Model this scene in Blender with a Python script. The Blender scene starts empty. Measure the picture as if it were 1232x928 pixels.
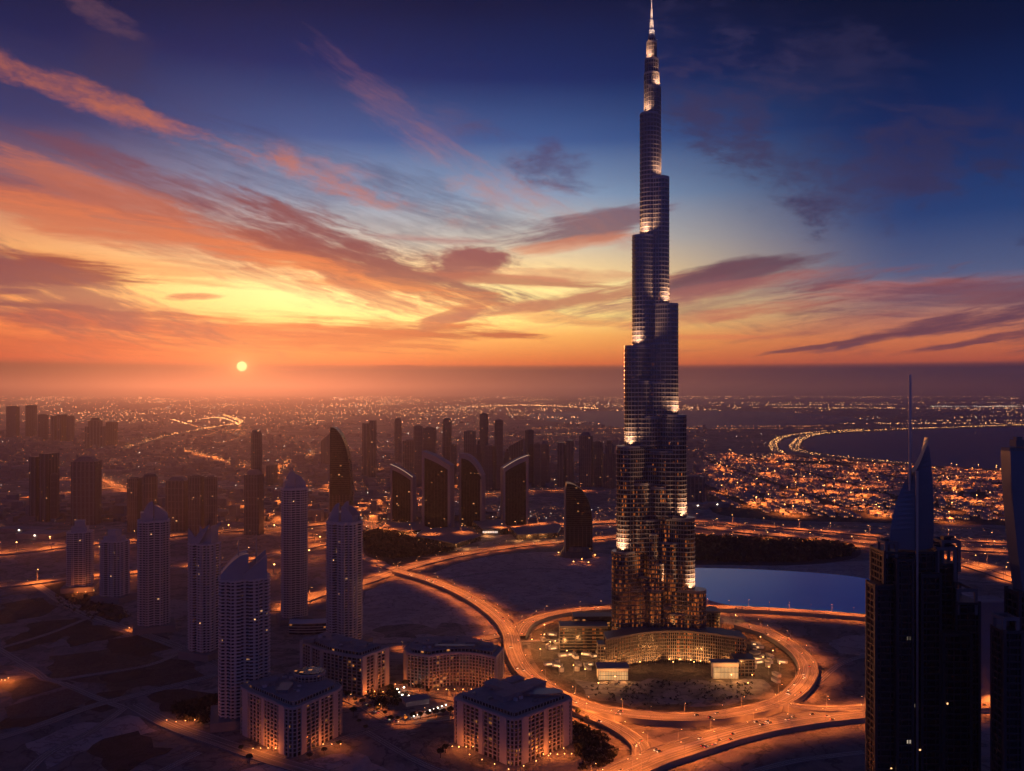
import bpy, math, random
from mathutils import Vector
random.seed(7)
R = math.radians
sc = bpy.context.scene
col = sc.collection

# ------------------------------------------------------------------ camera
FP, HOR, CH = 1067.0, 472.0, 337.0        # focal length in photo pixels, horizon row, camera height in metres
cd = bpy.data.cameras.new('camera'); cam = bpy.data.objects.new('camera', cd); col.objects.link(cam)
cam.location = (0, 0, CH); cam.rotation_euler = (R(90), 0, 0)
cd.sensor_width = 36; cd.lens = 36 * FP / 1232; cd.shift_y = (HOR - 464) / 1232
cd.clip_start = 1; cd.clip_end = 400000
sc.camera = cam
sc.view_settings.view_transform = 'Standard'; sc.view_settings.look = 'None'
sc.view_settings.exposure = 0.0; sc.view_settings.gamma = 1
sc.render.engine = 'CYCLES'
cy = sc.cycles
cy.use_denoising = True; cy.max_bounces = 3; cy.diffuse_bounces = 2; cy.glossy_bounces = 2
cy.volume_bounces = 1; cy.transmission_bounces = 2; cy.sample_clamp_indirect = 3; cy.sample_clamp_direct = 12
cy.use_adaptive_sampling = True; cy.adaptive_threshold = .025; cy.use_light_tree = True; cy.caustics_reflective = False; cy.caustics_refractive = False

# ------------------------------------------------------------------ node helper
class X:
    nt = None
    def __init__(s, sock): s.s = sock
    @staticmethod
    def m(op, *a, clamp=False):
        n = X.nt.nodes.new('ShaderNodeMath'); n.operation = op; n.use_clamp = clamp
        for i, v in enumerate(a):
            if isinstance(v, X): X.nt.links.new(v.s, n.inputs[i])
            else: n.inputs[i].default_value = v
        return X(n.outputs[0])
    def __add__(s, o): return X.m('ADD', s, o)
    __radd__ = __add__
    def __sub__(s, o): return X.m('SUBTRACT', s, o)
    def __rsub__(s, o): return X.m('SUBTRACT', o, s)
    def __mul__(s, o): return X.m('MULTIPLY', s, o)
    __rmul__ = __mul__
    def __truediv__(s, o): return X.m('DIVIDE', s, o)
def step(v, a, b):
    n = X.nt.nodes.new('ShaderNodeMapRange'); n.interpolation_type = 'SMOOTHSTEP'
    X.nt.links.new(v.s, n.inputs[0]); n.inputs[1].default_value = a; n.inputs[2].default_value = b
    return X(n.outputs[0])
def vec(a, b, c=0.0):
    n = X.nt.nodes.new('ShaderNodeCombineXYZ')
    for i, v in enumerate((a, b, c)):
        if isinstance(v, X): X.nt.links.new(v.s, n.inputs[i])
        else: n.inputs[i].default_value = v
    return X(n.outputs[0])
def noise(v, scale, detail=4, rough=0.55, dist=0.0):
    n = X.nt.nodes.new('ShaderNodeTexNoise'); X.nt.links.new(v.s, n.inputs['Vector'])
    n.inputs['Scale'].default_value = scale; n.inputs['Detail'].default_value = detail
    n.inputs['Roughness'].default_value = rough; n.inputs['Distortion'].default_value = dist
    return X(n.outputs[0])
def sep(v):
    n = X.nt.nodes.new('ShaderNodeSeparateXYZ'); X.nt.links.new(v.s, n.inputs[0])
    return X(n.outputs[0]), X(n.outputs[1]), X(n.outputs[2])
def lin(c):
    return tuple(((x/255)/12.92 if x/255 <= 0.04045 else ((x/255+0.055)/1.055)**2.4) for x in c) + (1,)
def ramp(fac, stops):
    n = X.nt.nodes.new('ShaderNodeValToRGB'); X.nt.links.new(fac.s, n.inputs[0])
    e = n.color_ramp.elements
    e[0].position, e[0].color = stops[0]; e[1].position, e[1].color = stops[1]
    for p, c in stops[2:]:
        k = e.new(p); k.color = c
    return X(n.outputs[0])
def mix(f, a, b, mode='MIX'):
    n = X.nt.nodes.new('ShaderNodeMix'); n.data_type = 'RGBA'; n.blend_type = mode
    if isinstance(f, X): X.nt.links.new(f.s, n.inputs[0])
    else: n.inputs[0].default_value = f
    for i, v in ((6, a), (7, b)):
        if isinstance(v, X): X.nt.links.new(v.s, n.inputs[i])
        else: n.inputs[i].default_value = v
    return X(n.outputs[2])

# ------------------------------------------------------------------ sky
SUN_U = math.atan((291-616)/FP); SUN_V = (HOR-441)/FP*math.cos(SUN_U)
SUN_EL = math.atan(SUN_V)
w = bpy.data.worlds.new('World'); w.use_nodes = True
X.nt = w.node_tree; nt = w.node_tree; nt.nodes.clear()
out = nt.nodes.new('ShaderNodeOutputWorld')
tc = nt.nodes.new('ShaderNodeTexCoord')
dx, dy, dz = sep(X(tc.outputs['Generated']))
hl = X.m('SQRT', dx*dx + dy*dy + 1e-6)
u = X.m('ARCTAN2', dx, dy); v = dz / hl
def uv(px, py):
    uu = math.atan((px-616)/FP); return uu, (HOR-py)/FP*math.cos(uu)
def vr(stops):      # elevation ramp: stops given by photo row
    st = sorted(((max(0, min(1, (HOR-py)/FP/0.9)), lin(c)) for py, c in stops), key=lambda t: t[0])
    return ramp(v / 0.9, st)
# slow waviness so that the gradient is not ruler straight
wob = noise(vec(u*2.0, v*9.0, 1.3), 1.0, 3) - 0.5
vw = v + wob * 0.03 * step(v, 0.04, 0.15)
def vrw(stops):
    st = sorted(((max(0, min(1, (HOR-py)/FP/0.9)), lin(c)) for py, c in stops), key=lambda t: t[0])
    return ramp(vw / 0.9, st)
Cc = vrw([(-450,(22,32,72)),(-120,(6,16,54)),(0,(2,20,62)),(90,(8,40,98)),(170,(56,90,146)),(235,(132,158,188)),(290,(204,196,180)),(325,(246,212,150)),(350,(255,232,150)),(385,(255,222,122)),(405,(255,176,80)),(438,(246,112,44)),(443,(96,44,48)),(472,(74,40,50))])
Lc_ = vrw([(-450,(22,32,72)),(-120,(4,12,38)),(0,(1,13,44)),(90,(8,30,80)),(180,(42,56,106)),(250,(124,92,108)),(300,(224,150,104)),(345,(250,184,100)),(395,(240,122,60)),(436,(204,74,44)),(443,(70,30,38)),(472,(58,28,38))])
Rc = vrw([(-450,(22,32,72)),(-120,(2,8,28)),(0,(0,9,34)),(90,(1,19,58)),(190,(6,38,92)),(280,(30,62,116)),(340,(80,94,132)),(380,(176,124,112)),(415,(222,122,78)),(438,(206,96,66)),(443,(52,40,66)),(472,(44,38,64))])
Bc = vrw([(-450,(22,32,72)),(0,(34,44,106)),(250,(66,74,146)),(380,(86,82,146)),(436,(92,78,130)),(472,(70,60,100))])
sky = mix(step(u, R(-30), R(-10)), Lc_, Cc)
sky = mix(step(u, R(0), R(25)), sky, Rc)
au = X.m('ABSOLUTE', u - R(-5))
sky = mix(step(au, R(38), R(95)), sky, Bc)
def glow(px, py, sx, sy, c, k):
    global sky
    a, b_ = uv(px, py); A = (u - a) * (FP/sx); B = (v - b_) * (FP/sy)
    e = X.m('EXPONENT', (A*A + B*B) * -1.0)
    sky = mix(e * k, sky, c, 'ADD')
glow(420, 362, 320, 56, (1.0, .66, .26, 1), .42)
# cirrus fibres combed along a few directions, shared by all clouds
wx = noise(vec(u*3, v*9, 4.0), 1.6, 4, .6) - 0.5
wy = noise(vec(u*4, v*11, 9.0), 1.6, 4, .6) - 0.5
PW = vec(u + wx*.035, v + wy*.02)
def field(deg, al, ac, seed, detail=9):
    a = R(deg); ca, sa = math.cos(a), math.sin(a)
    A = u*ca - v*sa; B = u*sa + v*ca
    big = noise(vec(A*al*.45 + wx*.9, B*ac*.4 + wy*.9, seed), 1.0, 5, .55)
    fine = noise(vec(A*al*1.6 + wy*1.5, B*ac*2.2 + wx*1.8, seed + 5), 1.0, detail, .68)
    return (big*.55 + fine*.45 - 0.5)*1.5 + 0.5
f_m = field(-9, 6, 46, 1.0); f_h = field(3, 6, 60, 2.0); f_d = field(16, 7, 40, 3.0); f_s = field(32, 8, 34, 4.0); f_p = field(10, 16, 26, 5.0)
f_e = noise(vec(u*7, v*16, 12.0), 1.0, 6, .6)
f_w = 1.0 + (f_e - 0.5)*1.6
def blob(sky, px, py, ln, th, ang, c, op, soft=0.9, k=1.9, f=None):
    u0, v0 = uv(px, py); a = R(ang)
    n = X.nt.nodes.new('ShaderNodeMapping'); n.vector_type = 'TEXTURE'      # inverse of place, turn, stretch
    n.inputs['Location'].default_value = (u0, v0, 0); n.inputs['Rotation'].default_value = (0, 0, -a); n.inputs['Scale'].default_value = (ln/FP, th/FP, 1)
    X.nt.links.new(PW.s, n.inputs['Vector'])
    d = X.nt.nodes.new('ShaderNodeVectorMath'); d.operation = 'DOT_PRODUCT'
    X.nt.links.new(n.outputs[0], d.inputs[0]); X.nt.links.new(n.outputs[0], d.inputs[1])
    r2 = X(d.outputs['Value'])
    ff = f_m if ang < -4 else f_h if ang < 10 else f_d if ang < 24 else f_s
    if f == 'p': ff = f_p
    r2 = r2 * f_w
    m = X.m('MULTIPLY_ADD', ff, k*3.2, X.m('MULTIPLY_ADD', r2, -0.52, 1.12 - .5*k*3.2))
    mk = step(m, 0.10, 0.10 + soft*1.7) * op
    return mix(mk, sky, lin(c))
cl = [ # px py len thick angle colour opacity
 (330,215,400,46,17,(44,48,90),.5,1.0,1.6,None),
 (930,95,120,75,28,(52,48,82),.4,1.0,2.0,'p'),
 (1030,200,150,46,12,(56,48,80),.4,1.0,2.0,'p'),
 (110,14,34,14,20,(96,66,84),.6,.8,1.6,'p'),
 (145,78,44,34,35,(48,44,76),.4,1.0,1.6,'p'),
 (555,172,60,34,20,(96,82,118),.5,1,1.6,'p'),
 (560,185,170,26,31,(178,110,100),.5,1.5,1.5,None),
 (640,195,80,26,26,(72,64,104),.75,.9,1.5,'p'),
 (640,240,110,20,20,(200,136,112),.45,1.0,1.5,'p'),
 (215,158,240,13,15,(196,106,74),.8,1.2,1.6,'p'),
 (350,188,90,13,13,(196,110,78),.55,1.1,1.3,'p'),
 (70,213,170,11,6,(206,110,80),.7,.9,1.6,None),
 (120,258,250,24,8,(118,72,90),.75,.9,1.5,None),
 (40,240,130,9,5,(216,112,76),.7,.7,1.3,None),
 (330,270,210,28,19,(116,68,84),.95,.8,1.2,None),
 (300,300,260,20,17,(206,112,78),.8,.8,1.5,None),
 (420,318,120,18,15,(150,76,66),.9,.7,1.3,None),
 (440,338,140,13,9,(226,122,62),.8,.7,1.5,None),
 (180,325,170,12,5,(222,128,78),.55,.8,1.5,None),
 (38,324,88,15,3,(138,60,58),.95,.6,1.2,None),
 (95,371,130,3.6,1,(120,58,66),.9,.5,1.0,None),
 (232,359,28,3.5,-3,(190,104,80),.8,.5,.8,None),
 (15,351,26,3,0,(130,70,78),.8,.5,.8,None),
 (190,396,300,17,1,(206,100,62),.65,.7,1.9,None),
 (60,408,160,14,2,(206,88,58),.6,.7,1.8,None),
 (510,398,120,8,4,(190,90,58),.95,.6,1.2,None),
 (548,378,36,8,-24,(186,96,70),.8,.6,1.2,None),
 (440,404,130,6,-3,(214,112,64),.7,.7,1.4,None),
 (562,318,44,15,-4,(140,76,82),.95,.6,1.3,'p'),
 (600,336,110,7,4,(172,94,80),.85,.6,1.2,None),
 (500,287,90,5,2,(168,118,118),.7,.7,1.2,None),
 (700,272,95,15,-9,(112,74,90),.8,.6,1.1,None),
 (690,293,80,8,-6,(214,132,98),.7,.7,1.3,None),
 (705,330,120,6,3,(214,140,106),.6,.8,1.5,None),
 (730,353,130,7,-9,(176,98,84),.85,.6,1.2,None),
 (690,385,90,6,3,(230,138,84),.6,.7,1.3,None),
 (880,334,92,14,-9,(92,62,82),.9,.6,1.0,None),
 (860,352,130,6,-7,(196,116,98),.6,.7,1.3,None),
 (1060,353,140,17,-9,(100,62,78),.92,.6,1.5,None),
 (980,362,150,10,-4,(188,104,90),.6,.8,1.5,None),
 (1165,388,130,10,-8,(108,66,82),.9,.6,1.3,None),
 (1150,360,130,14,-2,(92,66,92),.7,.8,1.6,None),
 (1020,412,75,2.6,-8,(120,68,76),.9,.5,.8,None),
 (1200,408,90,4,-10,(116,66,78),.85,.5,1.0,None),
 (860,405,80,3,1,(236,132,84),.7,.6,.9,None),
 (340,443,36,2,0,(140,66,56),.8,.5,.6,None),
 (480,442,24,1.6,0,(140,70,60),.8,.5,.6,None),
 (625,225,130,26,26,(188,124,106),.55,1.4,1.5,None),
 (215,290,260,34,14,(140,80,84),.5,1.0,1.6,None),
 (130,275,200,16,8,(226,124,76),.65,.9,1.8,None),
 (410,290,130,22,19,(128,72,78),.9,.8,1.3,None),
 (960,345,220,16,-7,(132,82,94),.6,1.0,1.8,None),
 (1110,372,170,14,-8,(150,84,84),.7,.8,1.6,None),
 (900,376,150,7,-5,(206,116,90),.6,.8,1.5,None),
 (1120,230,150,30,10,(58,52,88),.45,1.0,2.0,'p'),
 (880,110,70,60,60,(56,50,86),.5,1.0,2.0,'p'),
 (60,385,240,9,1,(196,88,62),.8,.7,1.4,None),
 (300,380,260,8,2,(226,118,62),.6,.7,1.6,None),
 (-200,300,260,40,10,(126,72,82),.8,.8,1.7,None),
 (1500,330,260,40,-8,(92,62,84),.8,.8,1.7,None),
 (1500,200,260,70,10,(40,42,80),.6,.8,1.7,'p')]
for c in cl: sky = blob(sky, c[0], c[1], c[2], c[3], c[4], c[5], c[6], c[7], c[8], c[9])
glow(430, 366, 260, 40, (1.0, .62, .22, 1), .22)
# the sun and the aureole of the air around it
du = (u - SUN_U); dv = (v - SUN_V)
r2 = du*du*math.cos(SUN_EL)**2 + dv*dv
gl = X.m('EXPONENT', r2 * -700.0)
sky = mix(gl * 0.55, sky, (1.0, 0.36, 0.10, 1))
gl2 = X.m('EXPONENT', r2 * -9000.0)
sky = mix(gl2 * 0.6, sky, (1.3, 0.62, 0.2, 1))
rs = X.m('SQRT', r2)
disc = 1.0 - step(rs, 0.0040, 0.0062)
sky = mix(disc, sky, (2.6, 1.7, 0.62, 1))
bg = nt.nodes.new('ShaderNodeBackground'); nt.links.new(sky.s, bg.inputs[0]); bg.inputs[1].default_value = 1.06
st = nt.nodes.new('ShaderNodeTexSky'); st.sky_type = 'NISHITA'; st.sun_disc = False
st.sun_elevation = SUN_EL; st.sun_rotation = SUN_U; st.dust_density = 3; st.altitude = CH
bg2 = nt.nodes.new('ShaderNodeBackground'); nt.links.new(st.outputs[0], bg2.inputs[0]); bg2.inputs[1].default_value = 0.0015
ad = nt.nodes.new('ShaderNodeAddShader'); nt.links.new(bg.outputs[0], ad.inputs[0]); nt.links.new(bg2.outputs[0], ad.inputs[1])
nt.links.new(ad.outputs[0], out.inputs[0])
sc.world = w
w.cycles.sampling_method = 'MANUAL'; w.cycles.sample_map_resolution = 1024

sd = bpy.data.lights.new('sun', 'SUN'); sun = bpy.data.objects.new('sun', sd); col.objects.link(sun)
sd.energy = .95; sd.angle = R(0.6); sd.color = (1.0, 0.30, 0.09)
tosun = Vector((math.sin(SUN_U)*math.cos(SUN_EL), math.cos(SUN_U)*math.cos(SUN_EL), math.sin(SUN_EL)))
sun.rotation_euler = tosun.to_track_quat('Z', 'Y').to_euler()

# ------------------------------------------------------------------ scene helpers
def G(px, py, z=0.0):                     # the place on the ground (or at height z) that the photo shows at a pixel
    D = (CH - z) * FP / (py - HOR); return ((px - 616) / FP * D, D)
def ZH(py, D): return CH - (py - HOR) / FP * D
def XW(px, D): return (px - 616) / FP * D

MATS = {}
def newmat(name):
    m = bpy.data.materials.new(name); m.use_nodes = True; X.nt = m.node_tree; MATS[name] = m
    return m, m.node_tree.nodes['Principled BSDF'], m.node_tree
def ocoord(kind='Object'):
    n = X.nt.nodes.new('ShaderNodeTexCoord'); return X(n.outputs[kind])
def wcoord():
    n = X.nt.nodes.new('ShaderNodeNewGeometry'); return X(n.outputs['Position'])
def plain(name, c, rough=0.7, metal=0.0, var=0.25, scale=0.08, bump=0.0, ior=1.5, zst=1.0):
    m, b, t = newmat(name)
    x, y, z = sep(wcoord())
    n = noise(vec(x, y, z*zst), scale, 5, 0.6)
    f = (n - 0.5) * (var*2) + 1.0
    mm = X.nt.nodes.new('ShaderNodeVectorMath'); mm.operation = 'SCALE'; mm.inputs[0].default_value = c[:3]
    X.nt.links.new(f.s, mm.inputs['Scale']); t.links.new(mm.outputs[0], b.inputs['Base Color'])
    b.inputs['Roughness'].default_value = rough; b.inputs['Metallic'].default_value = metal; b.inputs['IOR'].default_value = ior
    if bump:
        bn = t.nodes.new('ShaderNodeBump'); bn.inputs['Strength'].default_value = bump; bn.inputs['Distance'].default_value = 1
        t.links.new(n.s, bn.inputs['Height']); t.links.new(bn.outputs[0], b.inputs['Normal'])
    return m
def emit(name, c, s, sample='NONE'):
    m, b, t = newmat(name)
    b.inputs['Base Color'].default_value = (0.05, 0.05, 0.05, 1)
    b.inputs['Emission Color'].default_value = (*c, 1); b.inputs['Emission Strength'].default_value = s
    try: m.cycles.emission_sampling = sample
    except Exception: pass
    return m
def glass(name, c, prob=0.0, ec=(1, .45, .14), es=2.0, cell=3.0, fh=3.6, rough=0.18, lowz=None, lowp=0.0, metal=0.0, ior=1.6):
    """dark glazing; single rooms behind it are lit"""
    m, b, t = newmat(name)
    b.inputs['Base Color'].default_value = (*c, 1); b.inputs['Roughness'].default_value = rough
    b.inputs['Metallic'].default_value = metal; b.inputs['IOR'].default_value = ior
    p = wcoord(); x, y, z = sep(p)
    zf = X.m('FLOOR', z / fh)
    cellv = vec(X.m('FLOOR', x / cell), X.m('FLOOR', y / cell), zf)
    wn = t.nodes.new('ShaderNodeTexWhiteNoise'); t.links.new(cellv.s, wn.inputs['Vector'])
    r = X(wn.outputs['Value'])
    # small differences of tint from pane to pane
    rg = r * 0.12 + (rough - 0.06); t.links.new(rg.s, b.inputs['Roughness'])
    if prob or lowp:
        pr = prob
        if lowz: pr = (1.0 - step(z, lowz*0.25, lowz)) * lowp + prob
        if lowp:      # lit stair and lift columns rather than scattered rooms
            wc = t.nodes.new('ShaderNodeTexWhiteNoise'); t.links.new(vec(X.m('FLOOR', x / cell), X.m('FLOOR', y / cell), 7.0).s, wc.inputs['Vector'])
            pr = pr * (X.m('GREATER_THAN', X(wc.outputs['Value']), .70) * 2.3 + .12)
        lit = X.m('LESS_THAN', r, pr)
        fr = X.m('FRACT', z / fh)
        inside = X.m('GREATER_THAN', fr, 0.25) * X.m('LESS_THAN', fr, 0.85)
        cl_ = noise(p, 0.03, 2)
        lum = lit * inside * es * (X.m('FRACT', r * 91.7) * 0.8 + 0.2) * step(cl_, 0.35, 0.65)
        b.inputs['Emission Color'].default_value = (*ec, 1)
        t.links.new(lum.s, b.inputs['Emission Strength'])
    try: m.cycles.emission_sampling = 'NONE'
    except Exception: pass
    return m

SODIUM = (1.0, 0.215, 0.035)
WARM = (1.0, 0.40, 0.11)
m_conc = plain('pale_concrete', (.44, .42, .42), .8, var=.22, scale=.05, zst=.3)
m_conc2 = plain('sand_render', (.37, .33, .31), .85, var=.2, scale=.06, zst=.3)
m_concd = plain('grey_concrete', (.16, .15, .16), .8, var=.25, scale=.06)
m_dark = plain('dark_cladding', (.035, .035, .045), .45, var=.3)
m_steel = plain('ribbed_steel', (.42, .40, .40), .34, .85, var=.12, scale=.2)
m_bluemetal = plain('blue_panel', (.12, .15, .20), .35, .3, var=.15, scale=.1)
m_crown = plain('crown_panel', (.27, .28, .31), .45, .2, var=.2, scale=.1)
m_rib = plain('blue_grey_cladding', (.10, .11, .14), .6, .2, var=.2)
m_porch = emit('porch_glow', (1, .34, .09), 2.0)
m_roof = plain('roof_felt', (.22, .21, .22), .9, var=.35, scale=.12)
m_white = plain('white_wall', (.7, .62, .5), .7, var=.1)
m_facade = glass('tower_glazing', (.010, .012, .022), .003, (1, .24, .04), .62, 1.3, 5.6, .14, lowz=300, lowp=.34, metal=0, ior=1.9)
m_pod = plain('podium_bronze', (.16, .13, .11), .5, .2)
m_spire = plain('spire_steel', (.62, .60, .60), .45, .3, var=.05)
m_tsteel = plain('tower_steel', (.17, .18, .215), .3, .75, var=.1, scale=.2)
m_res = glass('apartment_glazing', (.02, .02, .026), .010, (1, .5, .22), .9, 3.2, 3.4, .2)
m_off = glass('office_glazing', (.006, .008, .016), .012, (1, .42, .15), 1.2, 3.5, 4.0, .3, ior=1.25)
m_bg = glass('distant_glazing', (.022, .026, .042), .010, (1, .45, .16), 2.0, 4.0, 4.0, .35)
m_mid = glass('hotel_glazing', (.02, .018, .02), .05, (1, .36, .1), .8, 3.6, 3.7, .25)
m_black = glass('black_glazing', (.010, .012, .020), .0008, (1, .8, .6), 2.5, 2.2, 3.6, .25)
m_lampE = emit('sodium_lamp', (1, .42, .12), 14)
m_lampW = emit('white_lamp', (1, .80, .62), 14)
m_head = emit('headlight_glow', (1, .70, .4), 5)
m_tail = emit('taillight_glow', (1, .05, .02), 5)
m_win = emit('lit_window', (1, .50, .2), 2.2)
m_farE = emit('far_lamp', (1, .33, .085), 5.5)
m_horE = emit('horizon_lamp', (1, .42, .15), 22)
m_sign = emit('sign_glow', (1, .78, .66), .9)
m_pole = plain('galvanised_pole', (.3, .29, .28), .5, .5)

# ground: sand and graded earth with darker worked patches
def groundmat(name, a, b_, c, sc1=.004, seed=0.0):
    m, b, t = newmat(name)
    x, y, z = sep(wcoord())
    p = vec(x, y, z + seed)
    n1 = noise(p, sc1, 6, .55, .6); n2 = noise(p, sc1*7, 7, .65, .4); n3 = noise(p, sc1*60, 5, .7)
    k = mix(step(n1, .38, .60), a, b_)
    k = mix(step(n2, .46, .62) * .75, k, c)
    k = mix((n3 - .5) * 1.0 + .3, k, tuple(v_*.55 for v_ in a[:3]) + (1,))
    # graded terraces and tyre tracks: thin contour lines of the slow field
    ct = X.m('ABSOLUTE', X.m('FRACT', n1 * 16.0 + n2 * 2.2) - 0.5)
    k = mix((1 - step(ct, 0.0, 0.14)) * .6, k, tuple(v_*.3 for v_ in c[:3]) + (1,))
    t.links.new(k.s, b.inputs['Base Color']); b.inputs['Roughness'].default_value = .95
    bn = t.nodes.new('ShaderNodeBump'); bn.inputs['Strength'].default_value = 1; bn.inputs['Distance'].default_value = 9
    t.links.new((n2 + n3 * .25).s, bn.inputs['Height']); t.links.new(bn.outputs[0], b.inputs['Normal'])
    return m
m_ground = groundmat('desert_ground', (.34, .295, .28, 1), (.19, .165, .16, 1), (.075, .066, .066, 1))
m_sand = groundmat('graded_sand', (.52, .45, .44, 1), (.42, .36, .35, 1), (.26, .22, .22, 1), .006, 40)
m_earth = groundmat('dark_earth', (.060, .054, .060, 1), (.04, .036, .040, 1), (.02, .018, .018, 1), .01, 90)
m_pad = groundmat('concrete_pad', (.17, .14, .12, 1), (.10, .085, .08, 1), (.05, .042, .04, 1), .02, 10)
m_slate = groundmat('slate_pad', (.12, .12, .14, 1), (.09, .09, .105, 1), (.06, .06, .07, 1), .02, 60)
m_bush = plain('grove_leaves', (.022, .020, .016), .9, var=.6, scale=.05)
m_leaf = plain('leaf', (.05, .055, .025), .8, var=.5, scale=.4)
m_bark = plain('bark', (.10, .07, .05), .9)
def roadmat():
    m, b, t = newmat('light_trail_road')
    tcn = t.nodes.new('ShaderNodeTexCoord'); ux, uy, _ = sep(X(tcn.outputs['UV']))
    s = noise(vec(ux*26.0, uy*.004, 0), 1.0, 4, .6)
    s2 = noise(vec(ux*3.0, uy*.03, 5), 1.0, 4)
    k = ramp(s * .8 + s2 * .2, [(.36, (.05, .047, .045, 1)), (.5, (.15, .14, .13, 1)), (.62, (.42, .38, .33, 1))])  # pale lengthwise streaks in the colour stand in for traffic light trails
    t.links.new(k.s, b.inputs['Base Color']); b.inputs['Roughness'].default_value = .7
roadmat(); m_road = MATS['light_trail_road']
m_paint = plain('road_paint', (.7, .68, .62), .6, var=.1)
def watermat(name, c, ior=1.9, rough=.06, bump=.25, scale=.12):
    m, b, t = newmat(name)
    b.inputs['Base Color'].default_value = (*c, 1); b.inputs['Roughness'].default_value = rough; b.inputs['IOR'].default_value = ior
    x, y, z = sep(wcoord())
    n = noise(vec(x, y*.7, 0), scale, 4, .6)
    bn = t.nodes.new('ShaderNodeBump'); bn.inputs['Strength'].default_value = bump; bn.inputs['Distance'].default_value = .3
    t.links.new(n.s, bn.inputs['Height']); t.links.new(bn.outputs[0], b.inputs['Normal'])
    return m
m_lake = watermat('lake_water', (.02, .36, 1.0), 1.45, .1, .3)
m_sea = watermat('sea_water', (.03, .08, .20), 1.1, .45, .6, .03)

class MB:
    def __init__(s): s.v = []; s.f = []; s.m = []; s.uv = None
    def add(s, vs, fs, mi=0):
        o = len(s.v); s.v += vs; s.f += [tuple(i+o for i in f) for f in fs]; s.m += [mi]*len(fs)
    def box(s, cx, cy, cz, sx, sy, sz, rot=0.0, mi=0):        # cz is the bottom
        c, d = math.cos(rot), math.sin(rot); vs = []
        for z in (cz, cz+sz):
            for a, b in ((-1,-1),(1,-1),(1,1),(-1,1)):
                x, y = a*sx/2, b*sy/2; vs.append((cx + x*c - y*d, cy + x*d + y*c, z))
        s.add(vs, [(0,3,2,1),(4,5,6,7),(0,1,5,4),(1,2,6,5),(2,3,7,6),(3,0,4,7)], mi)
    def prism(s, poly, z0, z1, mi=0, top=None, scale=1.0, ctr=None):
        n = len(poly); vs = [(x, y, z0) for x, y in poly]
        if ctr is None: ctr = (sum(p[0] for p in poly)/n, sum(p[1] for p in poly)/n)
        tz = z1 if callable(z1) else (lambda x, y: z1)
        vs += [(ctr[0]+(x-ctr[0])*scale, ctr[1]+(y-ctr[1])*scale, tz(x, y)) for x, y in poly]
        fs = [tuple(range(n))[::-1], tuple(range(n, 2*n))] + [(i, (i+1)%n, n+(i+1)%n, n+i) for i in range(n)]
        s.add(vs, fs, mi)
    def extr(s, prof, o, ax, nrm, t, mi=0):  # profile (a,z) in the vertical plane through o along ax, thickness t along nrm
        n = len(prof); vs = []
        for k in (-.5, .5):
            for a, z in prof: vs.append((o[0]+ax[0]*a+nrm[0]*k*t, o[1]+ax[1]*a+nrm[1]*k*t, z))
        s.add(vs, [tuple(range(n))[::-1], tuple(range(n, 2*n))] + [(i, (i+1)%n, n+(i+1)%n, n+i) for i in range(n)], mi)
    def tube(s, x, y, z0, z1, r0, r1, n=8, mi=0):
        a = [(x+r0*math.cos(2*math.pi*i/n), y+r0*math.sin(2*math.pi*i/n), z0) for i in range(n)]
        b = [(x+r1*math.cos(2*math.pi*i/n), y+r1*math.sin(2*math.pi*i/n), z1) for i in range(n)]
        s.add(a+b, [tuple(range(n))[::-1], tuple(range(n, 2*n))] + [(i, (i+1)%n, n+(i+1)%n, n+i) for i in range(n)], mi)
    def octa(s, x, y, z, r, rz=None):
        rz = rz or r
        s.add([(x+r,y,z),(x,y+r,z),(x-r,y,z),(x,y-r,z),(x,y,z+rz),(x,y,z-rz)],
              [(0,1,4),(1,2,4),(2,3,4),(3,0,4),(1,0,5),(2,1,5),(3,2,5),(0,3,5)])
    def build(s, name, mat, parent=None, loc=(0,0,0)):
        me = bpy.data.meshes.new(name); me.from_pydata(s.v, [], s.f)
        for m in (mat if isinstance(mat, (list, tuple)) else [mat]): me.materials.append(m)
        if any(s.m): me.polygons.foreach_set('material_index', s.m)
        if s.uv:
            L = me.uv_layers.new(name='UVMap')
            for lp in me.loops: L.data[lp.index].uv = s.uv[lp.vertex_index]
        me.update()
        o = bpy.data.objects.new(name, me); col.objects.link(o); o.location = loc
        if parent: o.parent = parent
        return o
def tag(o, label=None, cat=None, group=None, kind=None):
    if label: o['label'] = label
    if cat: o['category'] = cat
    if group: o['group'] = group
    if kind: o['kind'] = kind
    return o
def empty(name, loc, rz, label, cat, group=None):
    o = bpy.data.objects.new(name, None); col.objects.link(o); o.location = loc; o.rotation_euler[2] = rz
    o.empty_display_size = 1
    return tag(o, label, cat, group)
def struct(name, mb, mat): return tag(mb.build(name, mat), kind='structure')
def light(parent, kind, loc, energy, color, aim=None, angle=120, blend=.6, size=.5, name='light'):
    d = bpy.data.lights.new(name, kind); d.energy = energy; d.color = color; d.shadow_soft_size = size
    if kind == 'SPOT': d.spot_size = R(angle); d.spot_blend = blend
    o = bpy.data.objects.new(name, d); col.objects.link(o); o.parent = parent; o.location = loc
    if aim is not None:
        o.rotation_euler = (Vector(loc) - Vector(aim)).to_track_quat('Z', 'Y').to_euler()
    return o
def copy_tree(o, parent=None):
    c = o.copy(); col.objects.link(c); c.parent = parent
    for ch in list(o.children): copy_tree(ch, c)
    return c
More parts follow.
